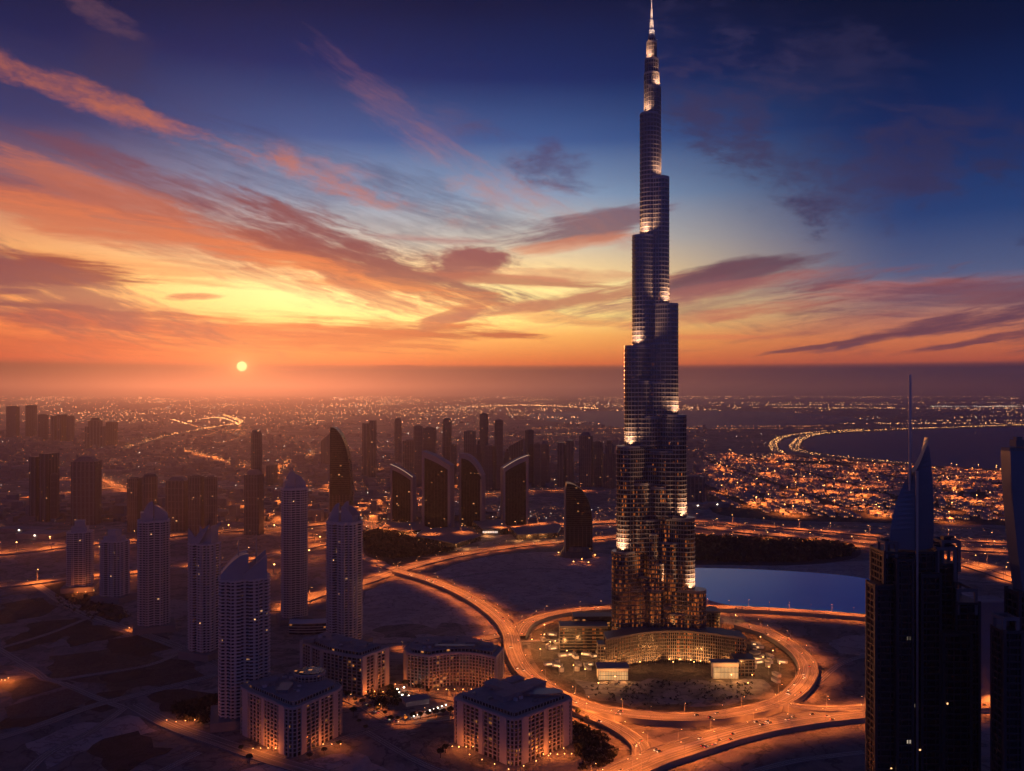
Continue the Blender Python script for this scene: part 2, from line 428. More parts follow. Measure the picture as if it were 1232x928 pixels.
def smooth(pts, stepm=12.0):
    P = [Vector(p) for p in pts]; P = [P[0]*2-P[1]] + P + [P[-1]*2-P[-2]]; outp = []
    for i in range(1, len(P)-2):
        a, b, c, d = P[i-1:i+3]; n = max(1, int((c-b).length/stepm))
        for k in range(n):
            t = k/n
            outp.append(.5*((2*b)+(-a+c)*t+(2*a-5*b+4*c-d)*t*t+(-a+3*b-3*c+d)*t**3))
    outp.append(P[-2]); return outp
def normals(L):
    ns = []
    for i in range(len(L)):
        t = (L[min(i+1, len(L)-1)] - L[max(i-1, 0)]).normalized(); ns.append(Vector((-t.y, t.x)))
    return ns

# ------------------------------------------------------------------ ground, water, patches
g = MB(); g.add([(-90000,-2500,0),(90000,-2500,0),(90000,90000,0),(-90000,90000,0)], [(0,1,2,3)])
struct('ground', g, m_ground)
from mathutils import noise as mnz
def sheet(name, pix, z, mat, sm=0, rag=0):
    pts = [G(*p) for p in pix]
    if rag:
        pr = random.Random(len(pix)*7 + int(pix[0][0])); q = []
        for i in range(len(pts)):
            a, c = Vector(pts[i]), Vector(pts[(i+1) % len(pts)]); L = (c-a).length; n_ = max(1, int(L/12)); nr = Vector((-(c-a).y, (c-a).x)).normalized()
            for k in range(n_): q.append(tuple(a.lerp(c, k/n_) + nr*mnz.noise(Vector((a.lerp(c, k/n_).x*.03, a.lerp(c, k/n_).y*.03, 1)))*rag))
        pts = q
    elif sm:
        pts = [tuple(p) for p in smooth(pts + [pts[0]], sm)][:-1]
    b = MB(); b.add([(x, y, z) for x, y in pts], [tuple(range(len(pts)))])
    me = b.build(name, mat)
    import bmesh
    bm = bmesh.new(); bm.from_mesh(me.data); bmesh.ops.triangulate(bm, faces=bm.faces); bmesh.ops.recalc_face_normals(bm, faces=bm.faces)
    for f in bm.faces:
        if f.normal.z < 0: f.normal_flip()
    bm.to_mesh(me.data); bm.free()
    return tag(me, kind='structure')
sheet('lake', [(800,683),(900,685),(1000,691),(1060,700),(1110,716),(1130,735),(1100,746),(1040,741),(960,737),(880,729),(832,716),(795,705)], .35, m_lake, 20)
sheet('shore_sand', [(700,672),(860,676),(960,680),(1020,676),(1060,676),(1120,690),(1180,720),(1170,752),(1040,746),(940,741),(850,731),(760,722),(690,700)], .1, m_sand, 20)
sheet('sea', [(966,536),(972,529),(1000,523),(1090,518.5),(1232,513.5),(1500,509),(1500,574),(1232,566),(1120,560),(1050,553),(1000,548),(975,542)], .9, m_sea, 300)
sheet('lagoon', [(936,541),(940,531),(958,526),(990,523),(968,531),(961,538),(972,546),(955,546)], .9, m_sea, 200)
sheet('far_sea', [(640,496),(825,494),(940,496),(1010,501),(1040,506),(1000,511),(900,515),(830,517),(740,514),(640,504)], 1.2, m_sea, 900)
sheet('open_sea', [(820,477.8),(960,478),(1110,479.5),(1100,487),(1000,489),(820,487)], 1.5, m_sea)
sheet('dune_plain', [(520,690),(560,676),(610,667),(680,664),(740,668),(800,690),(800,722),(700,728),(640,738),(610,732),(570,714)], .12, m_sand, 15)
sheet('graded_plot', [(440,712),(480,697),(520,708),(570,732),(600,752),(598,762),(540,768),(470,774),(430,770)], .12, m_sand, 15)
sheet('earth_plot', [(455,668),(520,672),(470,682)], .1, m_earth)
sheet('dark_plot', [(446,758),(486,752),(520,756),(548,750),(590,756),(560,766),(520,764),(500,770),(462,768)], .22, m_ground, 20, 30)
sheet('construction_yard', [(640,760),(690,740),(760,735),(880,752),(930,770),(960,800),(930,845),(850,856),(740,850),(670,825),(640,790)], .12, m_pad, 20)
sheet('forecourt', [(690,818),(720,823),(780,817),(860,821),(910,818),(930,838),(860,850),(760,852),(700,838)], .24, m_ground, 20, 18)
sheet('right_plain', [(930,752),(1040,752),(1100,790),(1100,850),(1000,850),(985,820),(965,780)], .12, m_ground, 20)
sheet('lower_plain', [(840,915),(920,895),(1040,875),(1100,880),(1100,990),(780,990)], .12, m_ground, 20)
# dark worked plots and slate pads at lower left
for i, p in enumerate([
    [(0,728),(50,720),(70,732),(20,750),(0,752)], [(0,772),(50,748),(100,742),(120,756),(60,775),(0,786)],
    [(45,705),(80,700),(125,722),(160,742),(130,752),(95,732)], [(130,770),(180,762),(225,778),(170,790),(130,786)],
    [(105,905),(165,880),(205,900),(160,925),(110,922)], [(100,838),(140,832),(145,850),(120,858)],
    [(120,815),(165,800),(190,806),(140,828)], [(180,840),(230,826),(262,840),(235,868),(196,856)],
    [(0,880),(40,872),(90,862),(105,850),(60,850),(0,866)], [(60,760),(120,752),(150,765),(90,778)]]):
    sheet('dark_plot', p, .2 + .02*i, m_earth, 14, 22)
sheet('pale_plot', [(290,925),(350,918),(430,905),(470,930),(420,960),(300,960)], .13, m_sand, 20, 14)
sheet('pale_plot', [(30,895),(100,870),(150,862),(190,880),(110,900),(60,925)], .13, m_sand, 20, 14)
sheet('pale_plot', [(0,822),(60,812),(90,822),(20,842)], .15, m_pad, 20, 12)
sheet('pale_plot', [(1000,770),(1040,762),(1070,775),(1040,790),(1005,786)], .25, m_sand, 20, 10)
sheet('slate_pad', [(5,852),(85,828),(112,842),(60,862),(12,866)], .5, m_slate)
sheet('pale_plot', [(60,790),(150,778),(235,800),(250,818),(150,832),(70,815)], .14, m_pad, 20, 20)
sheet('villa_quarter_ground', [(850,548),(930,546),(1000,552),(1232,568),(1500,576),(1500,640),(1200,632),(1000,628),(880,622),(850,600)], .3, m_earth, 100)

# ------------------------------------------------------------------ roads
ROADS = {}
def road(name, pix, width, z, lanes=4, wall=True, sm=10):
    L = smooth([G(x, y, z) for x, y in pix], sm); N = normals(L); ROADS.setdefault(name, []).append((L, N, width, z))
    b = MB(); b.uv = []; h = width/2; n = len(L); s = 0.0; vs = []; uvs = []
    # section: verge foot, kerb outer, kerb top, kerb inner, road surface, mirrored
    sec = [(-h-1.4, -z-.0, 1), (-h-1.3, .9, 1), (-h-.7, .9, 1), (-h-.6, 0, 0), (h+.6, 0, 0), (h+.7, .9, 1), (h+1.3, .9, 1), (h+1.4, -z-.0, 1)]
    if not wall:
        sec = [(-h-1.0, -z, 1), (-h-.9, .15, 1), (-h-.4, .15, 1), (-h-.3, 0, 0), (h+.3, 0, 0), (h+.4, .15, 1), (h+.9, .15, 1), (h+1.0, -z, 1)]
    for i, p in enumerate(L):
        if i: s += (L[i]-L[i-1]).length
        for o, dz_, _ in sec:
            vs.append((p.x+N[i].x*o, p.y+N[i].y*o, z+dz_)); uvs.append((o/width+.5, s))
    k = len(sec); fs = []; ms = []
    for i in range(n-1):
        for j in range(k-1):
            fs.append((i*k+j, (i+1)*k+j, (i+1)*k+j+1, i*k+j+1)); ms.append(0 if j == 3 else 1)
    b.v = vs; b.f = fs; b.m = ms; b.uv = uvs
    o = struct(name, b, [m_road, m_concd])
    # painted lines
    pb = MB()
    offs = [-h+.6, h-.6] + ([0] if lanes <= 2 else [-.35, .35])
    for of in offs:
        a = [(p.x+N[i].x*(of-.13), p.y+N[i].y*(of-.13), z+.03) for i, p in enumerate(L)]
        c = [(p.x+N[i].x*(of+.13), p.y+N[i].y*(of+.13), z+.03) for i, p in enumerate(L)]
        o_ = len(pb.v); pb.v += a + c; m_ = len(a)
        pb.f += [(o_+i, o_+i+1, o_+m_+i+1, o_+m_+i) for i in range(m_-1)]; pb.m += [0]*(m_-1)
    for q in range(1, lanes):
        of = -h + width*q/lanes
        if abs(of) < .5: continue
        for i in range(0, n-1, 2):
            p0, p1 = L[i], L[i+1]; q0, q1 = N[i], N[i+1]; e = .1
            pb.add([(p0.x+q0.x*(of-e), p0.y+q0.y*(of-e), z+.03), (p1.x+q1.x*(of-e), p1.y+q1.y*(of-e), z+.03),
                    (p1.x+q1.x*(of+e), p1.y+q1.y*(of+e), z+.03), (p0.x+q0.x*(of+e), p0.y+q0.y*(of+e), z+.03)], [(0,1,2,3)])
    struct('road_marking', pb, m_paint)
road('ring_road', [(478,687),(520,699),(560,716),(594,738),(613,760),(619,785),(634,810),(668,834),(712,851),(770,861),(840,863),(900,855),(942,842),(966,822),(972,802),(958,782),(928,763),(890,751)], 21, 5.0, 6)
road('curved_ramp', [(624,765),(634,750),(660,740),(700,734),(760,731),(860,731),(950,735),(1045,742),(1150,752),(1300,770)], 17, 4.6, 4)
road('lower_boulevard', [(1230,842),(1120,851),(1040,857),(960,866),(890,880),(830,898),(780,915),(730,940),(680,990)], 31, 4.2, 8)
road('slip_road', [(660,829),(700,856),(740,874),(766,892),(772,908),(758,925),(720,950)], 15, 3.4, 3)
road('link_road', [(930,846),(985,853),(1050,851),(1130,846)], 13, 4.8, 3)
road('boulevard', [(330,735),(385,715),(440,700),(478,687),(525,674),(580,663),(640,655),(700,650),(800,640)], 26, 1.2, 6)
road('side_avenue', [(395,655),(440,672),(478,687)], 20, .9, 4)
road('service_road', [(400,798),(455,783),(520,776),(570,771),(612,762)], 13, .8, 2, False)
road('inner_lane', [(622,772),(680,770),(740,772)], 7, .6, 2, False)
road('district_street', [(405,835),(440,850),(478,868),(560,860),(640,842)], 13, .7, 2, False)
road('square_street', [(478,868),(520,858),(560,846),(620,826)], 10, .75, 2, False)
road('north_street', [(468,826),(520,836),(590,852)], 9, .65, 2, False)
road('desert_track', [(0,700),(35,700),(72,722),(110,742),(170,762),(225,782),(262,798),(300,820),(400,856)], 14, .5, 2, False)
road('desert_track', [(-60,905),(40,875),(110,850),(165,836),(262,812)], 12, .55, 2, False)
road('desert_track', [(160,848),(205,872),(262,892),(330,915),(420,940)], 16, .6, 2, False)
road('desert_track', [(75,822),(112,838),(150,852)], 8, .5, 2, False)
road('desert_track', [(110,742),(60,762),(0,780),(-60,800)], 7, .43, 2, False)
road('desert_track', [(225,782),(180,800),(110,812)], 7, .42, 2, False)
road('desert_track', [(20,800),(60,818),(75,822)], 6, .41, 2, False)
road('desert_track', [(150,852),(110,880),(60,905),(20,940)], 8, .40, 2, False)
road('desert_track', [(240,905),(180,935),(120,960)], 8, .39, 2, False)
road('desert_track', [(300,918),(360,905),(440,880),(478,868)], 9, .38, 2, False)
road('desert_track', [(440,880),(500,915),(560,940)], 7, .37, 2, False)
road('desert_track', [(985,820),(1010,800),(1040,790),(1080,788)], 7, .36, 2, False)
road('desert_track', [(900,930),(960,915),(1040,905)], 7, .36, 2, False)
road('desert_track', [(520,699),(580,690),(640,684),(690,686)], 6, .35, 2, False)
road('desert_track', [(-20,770),(40,806),(60,818),(110,812)], 8, .45, 2, False)
# far highways
road('highway', [(-200,676),(0,666),(80,657),(160,650),(250,640),(330,636),(400,628),(440,610),(520,598)], 34, 2.2, 8, sm=40)
road('highway', [(-200,715),(0,706),(80,696),(170,688),(240,680),(330,668),(400,652)], 22, 1.6, 6, sm=40)
road('highway', [(330,606),(400,616),(470,640),(540,646),(640,636),(740,628),(840,634),(940,644),(1040,652),(1150,660),(1400,672)], 40, 2.6, 8, sm=40)
road('highway', [(400,650),(440,632),(480,614),(540,600),(620,592),(700,590)], 34, 2.0, 8, sm=40)
road('highway', [(395,640),(430,622),(465,604),(520,590),(600,582)], 26, 1.8, 8, sm=40)
road('highway', [(600,640),(700,630),(800,626),(900,632),(1000,640),(1100,648),(1300,656)], 26, 2.0, 6, sm=40)
road('highway', [(820,641),(900,650),(1000,655),(1100,664),(1180,680),(1260,705),(1360,740)], 30, 1.9, 8, sm=40)
road('highway', [(1120,668),(1170,682),(1215,697),(1290,720)], 24, 1.5, 6, sm=40)
road('highway', [(210,540),(280,558),(330,575),(400,590)], 34, 1.5, 6, sm=60)
road('highway', [(200,600),(290,612),(340,632),(372,648)], 24, 1.4, 6, sm=60)
road('highway', [(330,575),(350,555),(390,545),(440,541),(520,534),(620,525),(740,522),(830,520)], 40, 1.4, 6, sm=100)
road('highway', [(430,590),(400,578),(420,568),(480,566),(560,560)], 30, 1.3, 6, sm=60)
road('highway', [(150,540),(200,525),(260,514),(290,508),(270,500)], 50, 1.2, 6, sm=100)
road('highway', [(-50,604),(40,598),(110,590),(150,585)], 26, 1.3, 6, sm=60)
road('highway', [(60,580),(110,574),(150,590)], 24, 1.2, 6, sm=60)
road('shore_road', [(975,547),(955,540),(968,527),(1000,521.5),(1090,517),(1232,512),(1400,508)], 55, 1.2, 6, sm=150)
road('shore_road', [(935,545),(930,535),(945,526),(985,520.5),(1040,517.5)], 45, 1.25, 6, sm=150)
road('shore_road', [(975,547),(1010,551),(1060,556),(1120,562)], 40, 1.3, 6, sm=150)

# ------------------------------------------------------------------ street lamps
def lamp_proto(h, arm, label, group, energy, angle, size):
    r = empty('street_lamp', (0,0,0), 0, label, 'street lamp', group)
    b = MB(); b.tube(0,0,0,h,.22,.12,6); b.build('pole', m_pole, r)
    b = MB(); b.box(arm/2,0,h-.15,arm,.14,.14); b.build('arm', m_pole, r)
    b = MB(); b.box(arm,0,h-.28,1.5,.6,.2)
    b.build('lamp_head', m_pole, r)
    b = MB(); b.octa(arm,0,h-.5,.4,.2); b.build('lamp_glass', m_lampE, r)
    light(r, 'SPOT', (arm,0,h-1.0), energy, SODIUM, (arm,0,0), angle, .7, size)
    return r
def put_lamps(proto, name, spacing, side=0, lo=0.0, hi=1.0, first=[None]):
  for L, N, wd, z in ROADS[name]:
    acc = spacing*.4; cum = 0; tot = sum((L[i]-L[i-1]).length for i in range(1, len(L))); s = 1
    for i in range(1, len(L)):
        d = (L[i]-L[i-1]).length; acc += d; cum += d
        if acc >= spacing and lo <= cum/tot <= hi:
            acc = 0; s = -s if side == 0 else side
            p = L[i] + N[i]*(wd/2-.2)*s
            if p.y < 690 or abs(p.x) > p.y*.60+10 or p.y > 5200: continue
            if 'used' in proto: c = copy_tree(proto)
            else: c = proto; proto['used'] = 1
            c.location = (p.x, p.y, z); c.rotation_euler[2] = math.atan2(-N[i].y*s, -N[i].x*s)
EN = 125000
lp = lamp_proto(13, 4.5, 'tall sodium street lamp on the edge of a broad glowing road', 'street lamps along the broad roads', EN, 152, .6)
for nme, sp in (('ring_road', 34), ('curved_ramp', 34), ('lower_boulevard', 28), ('slip_road', 34), ('link_road', 40), ('boulevard', 36)):
    put_lamps(lp, nme, sp*.75)
lp2 = lamp_proto(9, 2.5, 'small sodium street lamp beside a narrow district street', 'street lamps on the district streets', 45000, 140, .5)
for nme, sp in (('side_avenue', 34), ('service_road', 34), ('district_street', 42), ('square_street', 34), ('north_street', 40), ('inner_lane', 40)):
    put_lamps(lp2, nme, sp)
# high mast lights over the far highways
hm = empty('mast_light', (0,0,0), 0, 'tall mast light with a glowing head beside a distant highway', 'mast light', 'mast lights along the distant highways')
b = MB(); b.tube(0,0,0,22,.5,.3,6); b.build('pole', m_pole, hm)
b = MB(); b.octa(5,0,22,.8,.4); b.build('lamp_head', m_lampE, hm)
light(hm, 'SPOT', (8,0,21), 230000, SODIUM, (12,0,0), 140, .8, 2)
put_lamps(hm, 'highway', 58)
# beyond those: rows of lamps along the highways and the shore, too many and too far to count
b = MB()
for nm in ('highway', 'shore_road'):
    for L, N, wd, z in ROADS[nm]:
        acc = 0
        for i in range(1, len(L)):
            a, c = L[i-1], L[i]; n = max(1, int((c-a).length/ (16 if nm == 'highway' else 9)))
            for k in range(n):
                p = a.lerp(c, k/n); rr = p.y/FP*.30
                for sd_ in (-1, 1):
                    if random.random() < .30:
                        q = p + N[i]*wd*.5*sd_*random.uniform(.2, 1.1)
                        b.octa(q.x, q.y, 9, rr*random.uniform(.5, 1.1), rr*.35)
tag(b.build('roadside_lamps', m_lampE), 'dots of orange light strung along the far highways and the shore', 'lamps', kind='stuff')

# ------------------------------------------------------------------ low houses and city lights
def inpoly(x, y, poly):
    c = False; j = len(poly)-1
    for i in range(len(poly)):
        xi, yi = poly[i]; xj, yj = poly[j]
        if (yi > y) != (yj > y) and x < (xj-xi)*(y-yi)/(yj-yi)+xi: c = not c
        j = i
    return c
from mathutils import noise as mnoise
def fld(x, y, s): return mnoise.noise(Vector((x*s, y*s, 3.3)))
quarter = [G(*p) for p in [(848,547),(930,547),(975,551),(1040,557),(1120,563),(1232,569),(1330,572),(1330,634),(1232,628),(1120,628),(1040,624),(940,620),(880,612),(852,596)]]
spots = []
x = -200
for iy in range(0, 110):
    y = 2300 + iy*30 + (iy//2)*16
    if y > 5200: break
    for ix in range(0, 150):
        x = 450 + ix*30 + random.uniform(-6, 6)
        if ix % 9 == 8: continue
        yy = y + math.sin(x*.0031 + iy*.05)*45 + random.uniform(-5, 5)
        if x > yy*.60: break
        if inpoly(x, yy, quarter) and fld(x, yy, .0022) > -.38 and random.random() < .86: spots.append((yy, x))
spots.sort()
def villa_mb(wd, dp, h, rh):
    a = MB(); a.box(0,0,0,wd,dp,h); a.box(wd*.3,-dp*.55,0,wd*.35,dp*.3,h*.55)
    r = MB(); e = .6; w2, d2 = wd/2+e, dp/2+e
    r.add([(-w2,-d2,h),(w2,-d2,h),(w2,d2,h),(-w2,d2,h),(-wd*.2,0,h+rh),(wd*.2,0,h+rh)], [(0,1,5,4),(1,2,5),(2,3,4,5),(3,0,4),(0,3,2,1)])
    return a, r
villa = empty('villa', (0,0,0), 0, 'small hip-roofed villa with a lit porch in the far low-rise quarter', 'house', 'villas in the far low-rise quarter')
a, r_ = villa_mb(15, 12, 6.5, 3); a.build('wall', m_conc2, villa); r_.build('roof', m_roof, villa)
wbm = MB(); wbm.box(-3,-6.1,1,2.4,.2,1.6); wbm.box(2.4,-8.4,.8,1.5,.2,1.6); wbm.build('lit_window', m_porch, villa)
lamps = MB(); hw = MB(); hr = MB()
for k, (yy, x) in enumerate(spots):
    rot = random.choice((0, 0, .3, -.3, math.pi/2)) + random.uniform(-.1, .1)
    if k < 300:
        v_ = villa if k == 0 else copy_tree(villa)
        v_.location = (x, yy, .35); v_.rotation_euler[2] = random.uniform(-.5, .5); v_.scale = (1, random.uniform(.8, 1.2), random.uniform(.8, 1.25))
    else:
        wd, dp, h = random.uniform(12, 20), random.uniform(10, 15), random.uniform(5, 9)
        hw.box(x, yy, .3, wd, dp, h, rot)
        hr.box(x, yy, .3+h, wd+1, dp+1, .7, rot)
    if random.random() < .75:
        
        for _q in range(random.choice((1,2,3))):
            rr = yy/FP*random.choice((.12,.16,.22,.34)); lamps.octa(x+random.uniform(-16,16), yy-random.uniform(9,18), 5, rr*1.6, rr*.42)
tag(hw.build('distant_houses', m_conc2), 'mass of low pale houses filling the far quarter towards the bay', 'houses', kind='stuff')
tag(hr.build('distant_house_roofs', m_roof), 'flat roofs over the mass of far low houses', 'roofs', kind='stuff')
tag(lamps.build('quarter_lights', m_farE), 'garden and lane lights glimmering among the far low houses', 'lights', kind='stuff')
# high area lighting over the quarter
qm = empty('quarter_mast_light', (0,0,0), 0, 'mast light standing among the low houses of the far quarter', 'mast light', 'mast lights in the far low-rise quarter')
b = MB(); b.tube(0,0,0,26,.5,.3,6); b.build('pole', m_pole, qm)
b = MB(); b.octa(0,0,26.5,1.5,.9); b.build('lamp_head', m_lampE, qm)
light(qm, 'SPOT', (0,0,25), 380000, SODIUM, (0,0,0), 155, .5, 2)
random.seed(11); first = True
for k in range(0, len(spots), max(1, len(spots)//120)):
    yy, x = spots[k]; x += random.uniform(-60, 60); yy += random.uniform(-20, 20)
    c = qm if first else copy_tree(qm); first = False
    c.location = (x, yy-8, .3)

# low city on the left and around the towers: blocks and lights
random.seed(5)
WATER = [[G(*p) for p in P_] for P_ in (
    [(966,536),(1000,523),(1090,518.5),(1232,513.5),(1500,509),(1500,574),(1232,566),(1120,560),(1050,553),(1000,548),(975,542)],
    [(640,496),(825,494),(940,496),(1040,506),(1000,511),(900,515),(740,514)],
    [(820,477.8),(1110,479.5),(1100,487),(1000,489),(820,487)],
    [(936,541),(940,531),(990,523),(961,538),(972,546)])]
cb = MB(); cl_ = MB(); cw = MB(); ch_ = MB()
def put_light(x, y, z, k, white=False): (cw if white else ch_ if y > 9000 else cl_).octa(x, y, z, k*y/FP, k*y/FP*.45)
for _ in range(9000):
    py = HOR + 7 + 150*random.random()**1.7; px = random.uniform(-20, 850)
    if py > 628: continue
    x, y = G(px, py)
    if abs(fld(x, y, .0006)) < .05 or fld(x, y, .0013) < -.15: continue
    if any(inpoly(x, y, p) for p in WATER): continue
    h = random.uniform(5, 16) if random.random() < .9 else random.uniform(16, 40)
    s_ = random.uniform(14, 40)
    cb.box(x, y, 0, s_, random.uniform(14, 30), h, random.uniform(-.4, .4))
    if random.random() < .5: put_light(x+random.uniform(-30,30), y-25, 6, random.choice((.12,.18,.25,.42)), random.random() < .08)
tag(cb.build('low_city_blocks', m_concd), 'mass of low city blocks spreading to the hazy horizon', 'city blocks', kind='stuff')
for _ in range(26000):            # far lights, thinner and streakier with distance
    py = HOR + 5.5 + 85*random.random()**1.9; px = random.uniform(-30, 1262)
    x, y = G(px, py)
    if y > 68000 or y < 5200 and px > 850: continue
    d = mnoise.noise(Vector((px*.012, py*.22, 1))) + .6*mnoise.noise(Vector((px*.05, py*.9, 4)))
    if px > 840 and py < 530: d -= .22
    if d < .02 + (.25 if random.random() < .5 else 0): continue
    if any(inpoly(x, y, p) for p in WATER): continue
    put_light(x, y, 8, random.choice((.12,.16,.22,.3)), random.random() < .06)
for py, x0, x1, dn in ((477.5,815,1240,.75),(480.0,680,1240,.25),(489.5,1120,1235,.9),(492.0,985,1235,.3),(485,850,1235,.25),(487.5,900,1080,.5),(491,905,1080,.4),(510.5,1010,1235,.35),(507,1080,1235,.3),(514,830,1010,.5),(503,640,700,.3),(517,640,990,.35)):
    for px in range(int(x0), int(x1)*1):
        for _ in range(2):
            if random.random() < dn*.5:
                x, y = G(px+random.random(), py+random.uniform(-.35,.35)); put_light(x, y, 10, random.choice((.16,.25,.35)), (py == 489.5))
# bright loops of streets on the left, photo's glowing curls
for pts in ([(205,505),(240,515),(275,522),(288,512),(262,503),(225,508)],[(230,530),(262,534),(290,526),(285,518),(250,524),(215,533)],[(330,560),(345,548),(375,545),(400,552),(396,566),(360,572)],[(0,590),(60,586),(120,592)],[(120,560),(160,566),(240,568)],[(0,640),(70,640),(140,636)],[(560,490),(640,488),(720,492)]):
    L = smooth([G(*p) for p in pts], 40)
    for p in L:
        if random.random() < .8: put_light(p.x+random.uniform(-15,15), p.y+random.uniform(-15,15), 9, random.choice((.15,.25,.4)))
for _ in range(3400):             # around the business towers and along the interchange
    px = random.gauss(560, 130); py = random.gauss(610, 24)
    if py < 560 or py > 664 or px > 830 or py > 650 and px > 520: continue
    x, y = G(px, py)
    if fld(x, y, .006) < .0: continue
    put_light(x, y, 6, random.choice((.12,.2,.3)), random.random() < .12)
for _ in range(3000):
    px = random.uniform(0, 470); py = random.gauss(598, 30)
    if py > 664 or py < 520: continue
    x, y = G(px, py)
    if fld(x, y, .004) > .08 and fld(x, y, .013) > -.1: put_light(x, y, 6, random.choice((.12,.2,.32)), random.random() < .06)
for _ in range(260):
    px = random.uniform(835, 1232); py = random.choice((632.5, 634, 645, 651, 662))+random.gauss(0, .8) + (px-835)*.02
    x, y = G(px, py); put_light(x, y, 6, random.choice((.12,.2,.3)))
tag(cl_.build('city_lights', m_farE), 'thousands of orange street and house lights over the far city', 'lights', kind='stuff')
tag(ch_.build('horizon_lights', m_horE), 'faint rows of lights along the bays and the horizon', 'lights', kind='stuff')
tag(cw.build('white_city_lights', m_lampW), 'white floodlights scattered over the far city', 'lights', kind='stuff')

# ------------------------------------------------------------------ facade helpers
def off_poly(poly, d):
    n = len(poly); outp = []
    for i in range(n):
        a, b_, c = Vector(poly[i-1]), Vector(poly[i]), Vector(poly[(i+1) % n])
        t1, t2 = (b_-a).normalized(), (c-b_).normalized()
        n1, n2 = Vector((t1.y, -t1.x)), Vector((t2.y, -t2.x)); m = (n1+n2)
        if m.length < 1e-4: m = n1
        m.normalize(); k = d/max(.35, m.dot(n1)); outp.append((b_.x+m.x*k, b_.y+m.y*k))
    return outp
def rings(mb, poly, z0, z1, fh, th, proud, mi=0):
    q = off_poly(poly, proud); z = z0
    while z < z1-.3: mb.prism(q, z, z+th, mi); z += fh
def fins(mb, poly, z0, z1, gap, wd, proud, mi=0, edges=None):
    n = len(poly)
    for i in range(n):
        if edges is not None and i not in edges: continue
        a, c = Vector(poly[i]), Vector(poly[(i+1) % n]); L = (c-a).length; k = max(1, int(L/gap)); t = (c-a)/max(L, 1e-6)
        if L < gap*.6 and i % 2: continue
        ang = math.atan2(t.y, t.x); nr = Vector((t.y, -t.x))
        for j in range(k):
            p = a + t*(L*(j+.5)/k) + nr*(proud*.5-.1); mb.box(p.x, p.y, z0, wd, proud, z1-z0, ang, mi)
def rect(w_, d_, x=0, y=0): return [(x-w_/2,y-d_/2),(x+w_/2,y-d_/2),(x+w_/2,y+d_/2),(x-w_/2,y+d_/2)]
def tag_part_windows(parent, spots_, mat=None):
    for (x, y, z, w_, h_, ang) in spots_:
        b = MB(); b.box(0, 0, 0, w_, .3, h_); o = b.build('lit_window', mat or m_win, parent); o.location = (x, y, z); o.rotation_euler[2] = ang

# ------------------------------------------------------------------ the great tower
TD = 1150.0; TX = XW(784, TD)
def tz(py): return ZH(py, TD)
tower = empty('skyscraper', (TX, TD, 0), 0, 'immense stepped skyscraper tapering to a needle spire inside the ring road', 'skyscraper')
def stadium(L, wd, ang, back=0.0, n=9):
    p = [(back, -wd)] + [(L + wd*math.sin(math.pi*i/n), -wd*math.cos(math.pi*i/n)) for i in range(n+1)] + [(back, wd)]
    c, s = math.cos(ang), math.sin(ang)
    if L <= back: p = [(L + wd*math.cos(2*math.pi*i/18), wd*math.sin(2*math.pi*i/18)) for i in range(18)]
    return [(x*c - y*s, x*s + y*c) for x, y in p]
GAP = 5.6
def wing(name_ang, tiers, bays=True):
    ang = R(name_ang); ts = []
    gl, sl, fn = MB(), MB(), MB(); prev = None
    cosv = abs(math.cos(ang)) if abs(math.cos(ang)) > .3 else .87
    for k, (e, py) in enumerate(tiers):      # from the top down
        e *= 1.078; wd = min(e, 11.5 + k*.25) if e > 9 else e
        L = max(0, (e - wd)/cosv); zt = tz(py); ts.append((e, wd, L, zt))
    for k, (e, wd, L, zt) in enumerate(ts):
        zb = ts[k+1][3] - .4 if k+1 < len(ts) else 0
        poly = stadium(L, wd, ang, -1.0 if L > 0 else 0.0)
        gl.prism(poly, zb, zt, 0)
        z0 = math.ceil(zb/GAP)*GAP
        rings(sl, poly, z0, zt, GAP, 1.2 if e > 13 else .6, .75 if e > 13 else .25); sl.prism(off_poly(poly, .45 if e > 13 else .2), zt-1.2, zt+1.6)
        fins(fn, poly, zb, zt, 2.9, .28, .55)
        if bays and L > 8 and zt < 520:
            for q, (fl, ww, dz_) in enumerate(((.62, 4.5, .35), (.30, 8.5, .7))):
                zb2 = zb; zt2 = zt - (zt-zb)*dz_
                p2 = stadium(L*fl, wd+ww, ang, -1.0)
                gl.prism(p2, zb2, zt2); rings(sl, p2, math.ceil(zb2/GAP)*GAP+.05*(q+1), zt2, GAP, 1.2, .72+.02*q); fins(fn, p2, zb2, zt2, 3.1, .28, .55)
                sl.prism(off_poly(p2, .42), zt2-1.0, zt2+1.2)
    w_ = gl.build('wing', m_facade, tower); sl.build('floor_band', m_tsteel, w_); fn.build('mullion', m_tsteel, w_)
    return ts
left = wing(206, [(3,38),(8,73),(14,139),(24,286),(34,418),(44,537),(50,661)])
right = wing(-26, [(6,52),(11,107),(20,216),(30,368),(39,500),(48,621),(60,705)])
back = wing(90, [(4,45),(9,90),(15,175),(26,320),(36,455),(46,580),(56,690)])
gl, sl, fn = MB(), MB(), MB()
for r_c, za, zb in ((13.5, 0, tz(400)), (12.0, tz(400), tz(225)), (8.6, tz(225), tz(120)), (4.2, tz(120), tz(48))):
    poly = [(r_c*math.cos(2*math.pi*i/18), r_c*math.sin(2*math.pi*i/18)) for i in range(18)]
    gl.prism(poly, za, zb); rings(sl, poly, math.ceil(za/GAP)*GAP+.15, zb, GAP, 1.15, .68); fins(fn, poly, za, zb, 2.6, .3, .55)
